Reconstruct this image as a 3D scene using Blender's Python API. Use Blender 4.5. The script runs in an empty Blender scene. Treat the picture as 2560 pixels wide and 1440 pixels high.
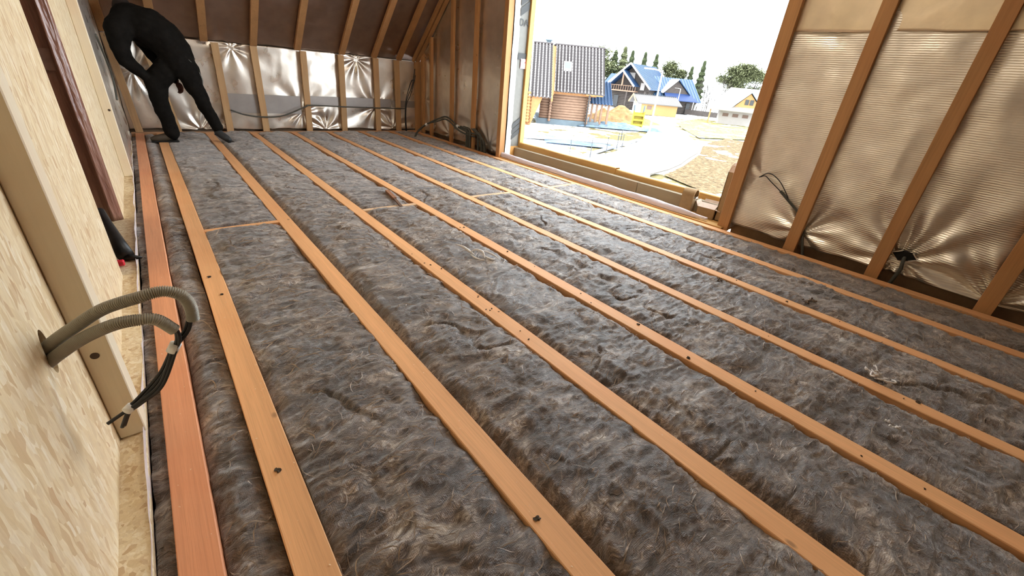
import bpy, bmesh, math, random
import numpy as np
from mathutils import Vector, Matrix
random.seed(7); rng = np.random.default_rng(7)
scene = bpy.context.scene
col = scene.collection
PI = math.pi

# ------------------------------------------------------------------ camera, world, sun, exposure
cd = bpy.data.cameras.new('camera'); cam = bpy.data.objects.new('camera', cd); col.objects.link(cam)
cd.sensor_width = 36; cd.lens = 14.72; cd.clip_start = 0.02; cd.clip_end = 500
r = Vector((0.77994649, -0.62025, 0.08350695)); u = Vector((0.22521888, 0.40265545, 0.88721195)); f = Vector((0.58391774, 0.67317051, -0.45374171))
cam.matrix_world = Matrix(((r.x, u.x, -f.x, 0), (r.y, u.y, -f.y, 0), (r.z, u.z, -f.z, 1.2), (0, 0, 0, 1)))
scene.camera = cam
vs = scene.view_settings
vs.view_transform = 'Standard'; vs.look = 'None'; vs.gamma = 1.0; vs.use_curve_mapping = False
vs.exposure = 0.62
scene.cycles.use_denoising = True
scene.cycles.max_bounces = 6; scene.cycles.diffuse_bounces = 4; scene.cycles.glossy_bounces = 3
scene.cycles.use_adaptive_sampling = True; scene.cycles.adaptive_threshold = 0.03
scene.cycles.sample_clamp_indirect = 8

world = bpy.data.worlds.new('world'); scene.world = world; world.use_nodes = True
wn = world.node_tree; wn.nodes.clear()
wo = wn.nodes.new('ShaderNodeOutputWorld'); wb = wn.nodes.new('ShaderNodeBackground')
wb.inputs[0].default_value = (0.86, 0.94, 1.0, 1); wb.inputs[1].default_value = 5.6
wn.links.new(wb.outputs[0], wo.inputs[0])

sd = bpy.data.lights.new('sun', 'SUN'); sd.energy = 2.5; sd.angle = math.radians(0.6); sd.color = (1, 0.94, 0.82)
so = bpy.data.objects.new('sun', sd); col.objects.link(so)
so.location = (0, 20, 30)
so.rotation_euler = (Vector((0.10, -0.80, -0.62))).to_track_quat('-Z', 'Y').to_euler()   # shines from beyond the far eave

def area(name, loc, target, sx, sy, power, color):
    ld = bpy.data.lights.new(name, 'AREA'); ld.shape = 'RECTANGLE'; ld.size = sx; ld.size_y = sy; ld.energy = power; ld.color = color
    o = bpy.data.objects.new(name, ld); col.objects.link(o); o.location = loc
    o.rotation_euler = (Vector(target) - Vector(loc)).to_track_quat('-Z', 'Y').to_euler()
    return o
# added unseen fill lights, overhead and behind the camera, to brighten the interior
area('ridge_fill', (1.6, 1.2, 3.6), (1.2, 2.0, 0), 2.6, 1.6, 170, (1.0, 0.87, 0.72))
area('rear_fill', (2.6, -0.9, 2.6), (-0.3, 2.2, 0.6), 1.2, 1.2, 115, (1.0, 0.90, 0.78))

# ------------------------------------------------------------------ noise (numpy)
def hsh(ix, iy, seed):
    h = (ix.astype(np.int64) * 374761393 + iy.astype(np.int64) * 668265263 + seed * 1442695041) & 0xffffffff
    h = ((h ^ (h >> 13)) * 1274126177) & 0xffffffff
    return ((h ^ (h >> 16)) & 0xffff) / 65535.0
def pn(x, y, seed=0):
    x0 = np.floor(x); y0 = np.floor(y); fx = x - x0; fy = y - y0
    ux = fx * fx * (3 - 2 * fx); uy = fy * fy * (3 - 2 * fy)
    a = hsh(x0, y0, seed); b = hsh(x0 + 1, y0, seed); c = hsh(x0, y0 + 1, seed); d = hsh(x0 + 1, y0 + 1, seed)
    return ((a * (1 - ux) + b * ux) * (1 - uy) + (c * (1 - ux) + d * ux) * uy) * 2 - 1
def fbm(x, y, seed=0, o=4):
    s = 0; a = 1; t = 0
    for i in range(o):
        s = s + a * pn(x, y, seed + i * 17); t += a; a *= 0.5; x = x * 2.03 + 11.3; y = y * 2.03 + 5.7
    return s / t

# ------------------------------------------------------------------ object helpers
def tag(o, label=None, cat=None, group=None, kind=None):
    if label: o['label'] = label
    if cat: o['category'] = cat
    if group: o['group'] = group
    if kind: o['kind'] = kind
    return o
def empty(name, loc=(0, 0, 0), rz=0.0, label=None, cat=None, group=None, kind=None):
    o = bpy.data.objects.new(name, None); col.objects.link(o); o.location = loc; o.rotation_euler = (0, 0, rz); o.empty_display_size = 0.1
    return tag(o, label, cat, group, kind)
def link(name, me, mat, parent=None, smooth=False, loc=None):
    if mat is not None: me.materials.append(mat)
    if smooth: me.polygons.foreach_set('use_smooth', [True] * len(me.polygons))
    o = bpy.data.objects.new(name, me); col.objects.link(o)
    if parent is not None: o.parent = parent
    if loc is not None: o.location = loc
    return o
def rebase(o, base):
    """put the origin of a top-level mesh at its base point, geometry stays where it is"""
    o.data.transform(Matrix.Translation(-Vector(base))); o.location = base
    return o
class MB:
    def __init__(s): s.v = []; s.f = []
    def add(s, vv, ff):
        n = len(s.v); s.v += [tuple(p) for p in vv]; s.f += [tuple(i + n for i in q) for q in ff]; return s
    def box(s, a, b):
        (x0, y0, z0), (x1, y1, z1) = a, b
        return s.add([(x0, y0, z0), (x1, y0, z0), (x1, y1, z0), (x0, y1, z0), (x0, y0, z1), (x1, y0, z1), (x1, y1, z1), (x0, y1, z1)],
                     [(0, 3, 2, 1), (4, 5, 6, 7), (0, 1, 5, 4), (1, 2, 6, 5), (2, 3, 7, 6), (3, 0, 4, 7)])
    def hexa(s, p):   # 8 points, bottom 4 ccw, top 4 ccw
        return s.add(p, [(0, 3, 2, 1), (4, 5, 6, 7), (0, 1, 5, 4), (1, 2, 6, 5), (2, 3, 7, 6), (3, 0, 4, 7)])
    def bar(s, a, b, w, h, up=(0, 0, 1)):
        a = Vector(a); b = Vector(b); d = (b - a).normalized(); sd_ = d.cross(Vector(up))
        if sd_.length < 1e-4: sd_ = d.cross(Vector((0, 1, 0)))
        sd_.normalize(); uu = sd_.cross(d)
        q = []
        for p in (a, b):
            q.append([p - sd_ * w / 2 - uu * h / 2, p + sd_ * w / 2 - uu * h / 2, p + sd_ * w / 2 + uu * h / 2, p - sd_ * w / 2 + uu * h / 2])
        return s.add(q[0] + q[1], [(0, 1, 2, 3), (7, 6, 5, 4), (0, 4, 5, 1), (1, 5, 6, 2), (2, 6, 7, 3), (3, 7, 4, 0)])
    def tube(s, pts, rad, n=8, cap=True):
        pts = [Vector(p) for p in pts]; m = len(pts)
        rads = rad if isinstance(rad, (list, tuple)) else [rad] * m
        prev = None; rings = []
        for i, p in enumerate(pts):
            d = (pts[min(i + 1, m - 1)] - pts[max(i - 1, 0)]).normalized()
            a = prev if prev is not None else (Vector((0, 0, 1)) if abs(d.z) < 0.9 else Vector((1, 0, 0)))
            a = (a - d * a.dot(d)).normalized(); b = d.cross(a); prev = a
            rings.append([p + (a * math.cos(t) + b * math.sin(t)) * rads[i] for t in [2 * PI * k / n for k in range(n)]])
        vv = [q for rg in rings for q in rg]; ff = []
        for i in range(m - 1):
            for k in range(n):
                ff.append((i * n + k, i * n + (k + 1) % n, (i + 1) * n + (k + 1) % n, (i + 1) * n + k))
        if cap: ff.append(tuple(range(n))[::-1]); ff.append(tuple((m - 1) * n + k for k in range(n)))
        return s.add(vv, ff)
    def mesh(s, name, bevel=0):
        me = bpy.data.meshes.new(name); me.from_pydata(s.v, [], s.f)
        bm = bmesh.new(); bm.from_mesh(me)
        if bevel:
            bmesh.ops.bevel(bm, geom=list(bm.edges), offset=bevel, segments=1, affect='EDGES', profile=0.5)
        bmesh.ops.recalc_face_normals(bm, faces=bm.faces); bm.to_mesh(me); bm.free(); me.update()
        return me
    def build(s, name, mat, parent=None, bevel=0, smooth=False):
        return link(name, s.mesh(name, bevel), mat, parent, smooth)
def spline(pts, n=8):
    """catmull-rom through the points"""
    P = [Vector(p) for p in pts]; P = [P[0] * 2 - P[1]] + P + [P[-1] * 2 - P[-2]]; out = []
    for i in range(1, len(P) - 2):
        for k in range(n):
            t = k / n; a, b, c, d = P[i - 1], P[i], P[i + 1], P[i + 2]
            out.append(0.5 * ((2 * b) + (c - a) * t + (2 * a - 5 * b + 4 * c - d) * t * t + (3 * b - a - 3 * c + d) * t ** 3))
    out.append(P[-2]); return out
def grid_mesh(name, X, Y, Z):
    ny, nx = X.shape
    me = bpy.data.meshes.new(name); nv = nx * ny
    co = np.stack([X, Y, Z], -1).reshape(-1, 3).astype(np.float32)
    me.vertices.add(nv); me.vertices.foreach_set('co', co.ravel())
    idx = np.arange(nv).reshape(ny, nx)
    q = np.stack([idx[:-1, :-1], idx[:-1, 1:], idx[1:, 1:], idx[1:, :-1]], -1).reshape(-1, 4)
    me.loops.add(q.size); me.loops.foreach_set('vertex_index', q.ravel().astype(np.int32))
    me.polygons.add(len(q)); me.polygons.foreach_set('loop_start', np.arange(0, q.size, 4, dtype=np.int32))
    me.polygons.foreach_set('loop_total', np.full(len(q), 4, dtype=np.int32))
    me.polygons.foreach_set('use_smooth', np.ones(len(q), dtype=bool))
    me.update(calc_edges=True); return me

# ------------------------------------------------------------------ materials
class NT:
    def __init__(s, name):
        s.m = bpy.data.materials.new(name); s.m.use_nodes = True; s.t = s.m.node_tree; s.n = s.t.nodes; s.l = s.t.links
        s.b = s.n['Principled BSDF']
        s.g = s.n.new('ShaderNodeNewGeometry')
    def N(s, t, **k):
        x = s.n.new(t)
        for a, v in k.items():
            setattr(x, a, v)
        return x
    def map(s, scale=(1, 1, 1), rot=(0, 0, 0), src=None, loc=(0, 0, 0)):
        x = s.N('ShaderNodeMapping'); x.inputs['Scale'].default_value = scale; x.inputs['Rotation'].default_value = rot; x.inputs['Location'].default_value = loc
        s.l.new(src if src is not None else s.g.outputs['Position'], x.inputs['Vector']); return x.outputs[0]
    def noise(s, vec, scale=5, detail=4, rough=0.55, dist=0.0, out='Fac'):
        x = s.N('ShaderNodeTexNoise'); x.inputs['Scale'].default_value = scale; x.inputs['Detail'].default_value = detail
        x.inputs['Roughness'].default_value = rough; x.inputs['Distortion'].default_value = dist; s.l.new(vec, x.inputs['Vector']); return x.outputs[out]
    def voro(s, vec, scale=5, out='Color', feat='F1', rnd=1.0):
        x = s.N('ShaderNodeTexVoronoi', feature=feat); x.inputs['Scale'].default_value = scale; x.inputs['Randomness'].default_value = rnd
        s.l.new(vec, x.inputs['Vector']); return x.outputs[out]
    def ramp(s, fac, stops, interp='LINEAR'):
        x = s.N('ShaderNodeValToRGB'); e = x.color_ramp.elements; x.color_ramp.interpolation = interp
        while len(e) > 1: e.remove(e[-1])
        e[0].position = stops[0][0]; c = stops[0][1]; e[0].color = (*c, 1) if len(c) == 3 else c
        for p, c in stops[1:]:
            y = e.new(p); y.color = (*c, 1) if len(c) == 3 else c
        s.l.new(fac, x.inputs[0]); return x.outputs[0]
    def mix(s, fac, a, b, mode='MIX'):
        x = s.N('ShaderNodeMix', data_type='RGBA', blend_type=mode)
        for sock, v in ((x.inputs['Factor'], fac), (x.inputs['A'], a), (x.inputs['B'], b)):
            pass
        ins = [i for i in x.inputs if i.enabled]
        for sock, v in zip((ins[0], ins[1], ins[2]), (fac, a, b)):
            if isinstance(v, (int, float)): sock.default_value = v
            elif isinstance(v, tuple): sock.default_value = (*v, 1) if len(v) == 3 else v
            else: s.l.new(v, sock)
        return [o for o in x.outputs if o.enabled][0]
    def math(s, op, a, b=0.0):
        x = s.N('ShaderNodeMath', operation=op)
        for i, v in enumerate((a, b)):
            if isinstance(v, (int, float)): x.inputs[i].default_value = v
            else: s.l.new(v, x.inputs[i])
        return x.outputs[0]
    def bump(s, h, strength=0.3, dist=0.01, nrm=None):
        x = s.N('ShaderNodeBump'); x.inputs['Strength'].default_value = strength; x.inputs['Distance'].default_value = dist
        s.l.new(h, x.inputs['Height'])
        if nrm is not None: s.l.new(nrm, x.inputs['Normal'])
        return x.outputs[0]
    def fin(s, color=None, rough=0.7, metal=0.0, nrm=None, spec=0.4, **kw):
        if color is not None:
            if isinstance(color, tuple): s.b.inputs['Base Color'].default_value = (*color, 1)
            else: s.l.new(color, s.b.inputs['Base Color'])
        if isinstance(rough, (int, float)): s.b.inputs['Roughness'].default_value = rough
        else: s.l.new(rough, s.b.inputs['Roughness'])
        s.b.inputs['Metallic'].default_value = metal; s.b.inputs['Specular IOR Level'].default_value = spec
        if nrm is not None: s.l.new(nrm, s.b.inputs['Normal'])
        for k, v in kw.items(): s.b.inputs[k.replace('_', ' ')].default_value = v
        return s.m
def plain(name, c, rough=0.7, var=0.12, sc=20, metal=0.0, bump=0.1, spec=0.4, **kw):
    t = NT(name); n = t.noise(t.map(), sc, 4)
    lo = tuple(max(0, x * (1 - var)) for x in c); hi = tuple(min(1, x * (1 + var)) for x in c)
    return t.fin(t.ramp(n, [(0.3, lo), (0.7, hi)]), rough, metal, t.bump(n, bump, 0.005), spec, **kw)
def wood(name, c, axis='Y', var=0.25, grain=90, rough=0.65, knots=True, seed=0.0):
    t = NT(name); k = {'X': (0.03, 1, 1), 'Y': (1, 0.03, 1), 'Z': (1, 1, 0.03)}[axis]
    inf = t.N('ShaderNodeObjectInfo')
    off = t.N('ShaderNodeVectorMath', operation='SCALE'); cmb = t.N('ShaderNodeCombineXYZ')
    for i in range(3): t.l.new(inf.outputs['Random'], cmb.inputs[i])
    t.l.new(cmb.outputs[0], off.inputs[0]); off.inputs['Scale'].default_value = 13.0 + seed
    ad = t.N('ShaderNodeVectorMath', operation='ADD'); t.l.new(t.g.outputs['Position'], ad.inputs[0]); t.l.new(off.outputs[0], ad.inputs[1])
    src = ad.outputs[0]
    v = t.map(k, src=src)
    n1 = t.noise(v, grain, 3, 0.6, 0.6); n2 = t.noise(v, grain * 0.12, 2, 0.5); n3 = t.noise(src, 2.2, 3)
    dk = tuple(x * (1 - var) for x in c); lt = tuple(min(1, x * (1 + var * 0.6)) for x in c)
    cc = t.ramp(n1, [(0.3, dk), (0.52, c), (0.75, lt)])
    cc = t.mix(0.5, cc, t.ramp(n2, [(0.3, tuple(x * 0.8 for x in c)), (0.7, lt)]))
    red = (c[0] * 0.92, c[1] * 0.72, c[2] * 0.62)
    cc = t.mix(t.ramp(n3, [(0.48, (0, 0, 0)), (0.75, (0.45, 0.45, 0.45))]), cc, red)
    if knots:
        ks = {'X': (0.55, 1, 1), 'Y': (1, 0.55, 1), 'Z': (1, 1, 0.55)}[axis]
        kd = t.voro(t.map(ks, src=src), 4.2, 'Distance')
        cc = t.mix(t.ramp(kd, [(0.02, (0.7, 0.7, 0.7)), (0.05, (0, 0, 0))]), cc, tuple(x * 0.35 for x in c))
    return t.fin(cc, rough, 0, t.bump(n1, 0.25, 0.003), 0.3)

W_joist = wood('joist_wood', (0.82, 0.44, 0.205), 'Y', var=0.18, grain=120)
W_joist_r = wood('reddish_joist_wood', (0.78, 0.36, 0.19), 'Y', var=0.18, grain=120)
W_block = wood('blocking_wood', (0.70, 0.47, 0.28), 'X')
W_stud = wood('stud_wood', (0.52, 0.27, 0.11), 'Z')
W_raft = wood('rafter_wood', (0.46, 0.24, 0.10), 'Y')
W_post = wood('pale_post_wood', (0.82, 0.72, 0.54), 'Z', var=0.07, grain=60, knots=False)
W_plate = wood('plate_wood', (0.60, 0.34, 0.18), 'X')
W_sill = wood('sill_wood', (0.62, 0.36, 0.12), 'Y', var=0.2)
W_grey = wood('shaded_sill_timber', (0.30, 0.25, 0.17), 'Y', var=0.15)  # olive-grey tone of the timber in shade, put into its base colour

def m_osb(name, vert=True, sc=1.0):
    t = NT(name)
    def layer(rot, sx, sz, scale, loc):
        w = t.noise(t.map((3, 3, 3), loc=loc), 2.2, 2, out='Color')
        vm = t.N('ShaderNodeVectorMath', operation='MULTIPLY_ADD'); t.l.new(w, vm.inputs[0]); vm.inputs[1].default_value = (0.05, 0.05, 0.05); t.l.new(t.g.outputs['Position'], vm.inputs[2])
        v = t.map((sx, sx, sz), rot=rot, src=vm.outputs[0], loc=loc)
        return t.voro(v, scale * sc, 'Color')
    if vert: A = ((0.25, 0, 0), 1, 0.2); B = ((-0.35, 0.1, 0), 1, 0.28); C = ((0.9, 0, 0), 1, 0.35)
    else: A = ((0, 0, 0.25), 1, 1); B = ((0, 0, -0.35), 1, 1); C = ((0, 0, 0.9), 1, 1)
    a = layer(*A, 75, (0, 0, 0)); b = layer(*B, 42, (3, 1, 2)); c = layer(*C, 55, (7, 4, 1))
    def bw(x):
        y = t.N('ShaderNodeSeparateColor'); t.l.new(x, y.inputs[0]); return y.outputs[0], y.outputs[1]
    a0, a1 = bw(a); b0, b1 = bw(b); c0, c1 = bw(c)
    stops = [(0.0, (0.56, 0.38, 0.20)), (0.10, (0.70, 0.54, 0.31)), (0.45, (0.80, 0.66, 0.42)), (0.75, (0.86, 0.74, 0.52)), (1.0, (0.93, 0.85, 0.68))]
    ca = t.ramp(a0, stops); cb = t.ramp(b0, stops); cc_ = t.ramp(c0, [(0.0, (0.50, 0.30, 0.15)), (0.3, (0.66, 0.50, 0.30)), (1.0, (0.84, 0.72, 0.5))])
    mx = t.mix(t.ramp(b1, [(0.45, (0, 0, 0)), (0.5, (1, 1, 1))]), ca, cb)
    mx = t.mix(t.ramp(c1, [(0.66, (0, 0, 0)), (0.7, (1, 1, 1))]), mx, cc_)
    fine = t.noise(t.map((1, 1, 0.15)), 160, 3, 0.7)
    mx = t.mix(t.ramp(fine, [(0.3, (0.35, 0.35, 0.35)), (0.6, (0, 0, 0))]), mx, (0.48, 0.34, 0.19))
    mx = t.mix(0.30, mx, t.ramp(t.noise(t.map((1, 1, 0.4)), 14, 5, 0.7), [(0.3, (0.62, 0.46, 0.27)), (0.7, (0.86, 0.73, 0.50))]))
    hh = t.math('ADD', t.math('MULTIPLY', a0, 0.5), t.math('ADD', t.math('MULTIPLY', b0, 0.5), t.math('MULTIPLY', fine, 0.5)))
    return t.fin(mx, 0.62, 0, t.bump(hh, 0.35, 0.003), 0.35)
M_osb = m_osb('osb_flakes'); M_osb_f = m_osb('osb_floor_flakes', False, 1.3)

def m_wool(name):
    t = NT(name)
    w = t.noise(t.map(), 5.5, 3, 0.6, out='Color')
    vm = t.N('ShaderNodeVectorMath', operation='MULTIPLY_ADD'); t.l.new(w, vm.inputs[0]); vm.inputs[1].default_value = (0.30, 0.22, 0.1); t.l.new(t.g.outputs['Position'], vm.inputs[2])
    s1 = t.noise(t.map((5, 26, 12), src=vm.outputs[0]), 1.6, 6, 0.68, 0.7)
    s2 = t.noise(t.map((12, 70, 30), src=vm.outputs[0]), 2.2, 5, 0.7, 1.0)
    big = t.noise(t.map(), 4.5, 4, 0.65, 0.6); patch = t.noise(t.map((1, 1.8, 1)), 1.3, 3); tuft = t.noise(t.map((1, 1.3, 1), src=vm.outputs[0]), 11, 3, 0.6, 1.2)
    f1 = t.math('ADD', t.math('MULTIPLY', s1, 0.5), t.math('MULTIPLY', s2, 0.5))
    f2 = t.math('ADD', f1, t.math('ADD', t.math('MULTIPLY', t.math('SUBTRACT', big, 0.5), 0.62), t.math('MULTIPLY', t.math('SUBTRACT', tuft, 0.5), 0.30)))
    c = t.ramp(f2, [(0.30, (0.018, 0.008, 0.004)), (0.42, (0.060, 0.031, 0.017)), (0.50, (0.125, 0.072, 0.042)), (0.57, (0.27, 0.185, 0.125)), (0.65, (0.58, 0.47, 0.37)), (0.76, (0.90, 0.83, 0.75))])
    ch = t.voro(t.map((1, 1, 1)), 190, 'Distance', rnd=0.25)
    c = t.mix(t.math('MULTIPLY', t.ramp(ch, [(0.15, (0.5, 0.5, 0.5)), (0.42, (0, 0, 0))]), t.ramp(patch, [(0.45, (0, 0, 0)), (0.58, (1, 1, 1))])), c, (0.30, 0.21, 0.145))
    c = t.mix(t.ramp(t.noise(t.map(), 1.6, 3), [(0.60, (0, 0, 0)), (0.75, (0.35, 0.35, 0.35))]), c, (0.07, 0.065, 0.07))
    h = t.math('ADD', t.math('MULTIPLY', s1, 1.0), t.math('ADD', t.math('MULTIPLY', s2, 0.6), t.math('ADD', t.math('MULTIPLY', ch, 0.22), t.math('MULTIPLY', tuft, 1.0))))
    return t.fin(c, 0.46, 0, t.bump(h, 1.0, 0.016), 1.0, Sheen_Weight=0.8, Sheen_Roughness=0.32, Coat_Weight=0.22, Coat_Roughness=0.42)
M_wool = m_wool('mineral_wool')
M_fibre = plain('pale_fibre', (0.30, 0.22, 0.155), 0.5, 0.5, 60)
M_fibre_white = plain('white_wool', (0.75, 0.72, 0.70), 0.6, 0.1, 80)

def m_foil(name, c, rib=True, rough=0.34, crinkle=0.5, ribax=2, metal=0.92):
    t = NT(name)
    n = t.noise(t.map(), 7, 3, 0.5, 0.0); n2 = t.noise(t.map((1, 1, 1)), 45, 3, 0.6)
    nb = t.bump(n, crinkle, 0.03); nb = t.bump(n2, 0.06, 0.003, nb)
    if rib:
        wv = t.N('ShaderNodeTexWave', wave_type='BANDS', bands_direction='Z' if ribax == 2 else 'Y'); wv.inputs['Scale'].default_value = 20.9; wv.inputs['Distortion'].default_value = 1.2; wv.inputs['Detail'].default_value = 2
        t.l.new(t.map(), wv.inputs['Vector']); nb = t.bump(wv.outputs['Fac'], 0.35, 0.004, nb)
    cc = t.ramp(n, [(0.3, tuple(x * 0.86 for x in c)), (0.7, c)])
    rr = t.ramp(t.noise(t.map(), 4, 3), [(0.3, (rough - 0.08,) * 3), (0.7, (rough + 0.1,) * 3)])
    return t.fin(cc, rr, metal, nb, 0.5)
M_foil_r = m_foil('foil_ribbed', (0.90, 0.83, 0.72), True, 0.40, 0.12)
M_foil_k = m_foil('foil_quilted', (0.90, 0.83, 0.74), False, 0.33, 0.07)
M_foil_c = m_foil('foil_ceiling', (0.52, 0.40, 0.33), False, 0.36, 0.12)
M_tape = plain('foil_tape_matt', (0.40, 0.37, 0.35), 0.45, 0.05, 10, metal=0.5)
M_dark = plain('black_rubber', (0.012, 0.012, 0.012), 0.45)
M_cable = plain('black_cable_sheath', (0.018, 0.018, 0.02), 0.4)
M_cond = plain('grey_conduit_plastic', (0.36, 0.335, 0.27), 0.45, 0.1)
M_cond_d = plain('dark_conduit_plastic', (0.085, 0.085, 0.07), 0.45, 0.1)
M_white = plain('white_tape', (0.85, 0.85, 0.83), 0.5, 0.04)
M_red = plain('red_plastic', (0.75, 0.03, 0.05), 0.4)
M_card = plain('cardboard', (0.34, 0.215, 0.10), 0.8, 0.08, 30)
M_card_l = plain('cardboard_inside', (0.60, 0.47, 0.38), 0.8, 0.08, 30)
M_hole = plain('hole_dark', (0.01, 0.008, 0.006), 0.9)
M_memb = plain('grey_membrane', (0.20, 0.195, 0.175), 0.55, 0.08, 14, bump=0.4)
M_print = plain('membrane_print', (0.055, 0.057, 0.057), 0.6, 0.05)
M_liner = plain('white_insulation_face', (0.88, 0.86, 0.82), 0.5, 0.04, 12, bump=0.5)
M_brown = None
def m_film():
    t = NT('brown_film'); n = t.noise(t.map((6, 6, 0.9)), 6, 3, 0.5, 0.3); n2 = t.noise(t.map(), 40, 2)
    c = t.ramp(n, [(0.3, (0.20, 0.085, 0.058)), (0.7, (0.30, 0.15, 0.10))])
    return t.fin(c, 0.28, 0, t.bump(n2, 0.15, 0.003, t.bump(n, 0.7, 0.02)), 0.6, Coat_Weight=0.4)
M_brown = m_film()
def m_plastic():
    t = NT('milky_plastic_film'); n = t.noise(t.map((1, 0.5, 1)), 18, 4, 0.6)
    pass
    m_ = t.fin(t.ramp(n, [(0.3, (0.84, 0.77, 0.79)), (0.7, (0.93, 0.88, 0.89))]), 0.35, 0, t.bump(n, 0.8, 0.012), 0.5)
    tr_ = t.N('ShaderNodeBsdfTranslucent'); tr_.inputs[0].default_value = (0.95, 0.90, 0.92, 1); ms = t.N('ShaderNodeMixShader'); ms.inputs[0].default_value = 0.45
    t.l.new(t.b.outputs[0], ms.inputs[1]); t.l.new(tr_.outputs[0], ms.inputs[2]); t.l.new(ms.outputs[0], t.n['Material Output'].inputs['Surface'])
    return m_
M_film = m_plastic()

# ------------------------------------------------------------------ room shell
W, D0, D1, KZ, SL = 4.33, -1.1, 8.36, 1.25, 0.87      # gable plane, back eave, far eave, knee height, slope
YR = (D0 + D1) / 2; ZR = KZ + SL * (D1 - YR)
XL = -0.32
def struct(name, mb, mat, **k): return tag(mb.build(name, mat, **k), kind='structure')
m = MB().box((-0.9, D0 - .3, -0.34), (4.7, D1 + .3, -0.30)); struct('floor', m, plain('dark_subfloor', (0.05, 0.03, 0.02), 0.9))

# joists: x0, x1, label
JX = [(-0.206, -0.112), (0.026, 0.125), (0.618, 0.718), (1.220, 1.316), (1.831, 1.921), (2.420, 2.504), (3.014, 3.100), (3.600, 3.690), (4.116, 4.205)]
JL = ['reddish floor joist running along the plywood wall, first from the left', 'orange floor joist passing under the bent person, second from the left',
      'orange floor joist leading to the right boot of the person, third from the left', 'orange floor joist left of the white wool twist, fourth from the left',
      'floor joist right of the white wool twist, fifth from the left', 'floor joist in the middle of the window light, sixth from the left',
      'floor joist seventh from the left, its near end cut off by the right edge', 'pinkish floor joist second in front of the window wall',
      'pinkish floor joist nearest the window wall, against the wall studs']
for (a, b), lab in zip(JX, JL):
    n = 60; ys = np.linspace(D0, 8.26, n); mbj = MB(); xa = a + 0.003 * np.array([fbm(np.array([y * 0.7]), np.array([a * 9]), 5, 2)[0] for y in ys]); 
    mbj.v = []; 
    for y, dx in zip(ys, xa - a):
        mbj.v += [(a + dx, y, -0.24), (b + dx, y, -0.24), (b + dx, y, -0.003), (b + dx - 0.003, y, 0), (a + dx + 0.003, y, 0), (a + dx, y, -0.003)]
    for i in range(n - 1):
        for k in range(6):
            mbj.f.append((i * 6 + k, i * 6 + (k + 1) % 6, (i + 1) * 6 + (k + 1) % 6, (i + 1) * 6 + k))
    mbj.f += [tuple(range(6))[::-1], tuple((n - 1) * 6 + k for k in range(6))]
    o = mbj.build('floor_joist', W_joist_r if a < -0.1 else W_joist); tag(o, lab, 'joist', 'floor joists'); rebase(o, ((a + b) / 2, D0, -0.24))

# blocking boards between joists
NG = [(0.125, 0.618, 3.61, 3.63, 'reddish blocking board across the second bay, left of the middle of the floor', W_joist),
      (1.316, 1.831, 3.655, 3.66, 'pale new blocking board with a wooden stick lying across it', W_block),
      (2.504, 3.014, 3.68, 3.67, 'pale blocking board in the sixth bay, bluish in the window light', W_block),
      (3.690, 4.116, 3.69, 3.72, 'short pinkish blocking board nearest the window sill', W_joist)]
for x0, x1, ya, yb, lab, mt in NG:
    w = 0.026
    m = MB().hexa([(x0, ya - w, -0.2), (x1, yb - w, -0.2), (x1, yb + w, -0.2), (x0, ya + w, -0.2), (x0, ya - w, 0.0), (x1, yb - w, 0.0), (x1, yb + w, 0.0), (x0, ya + w, 0.0)])
    o = m.build('blocking_board', mt, bevel=0.002); tag(o, lab, 'board', 'blocking boards'); rebase(o, ((x0 + x1) / 2, ya, -0.2))

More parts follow.
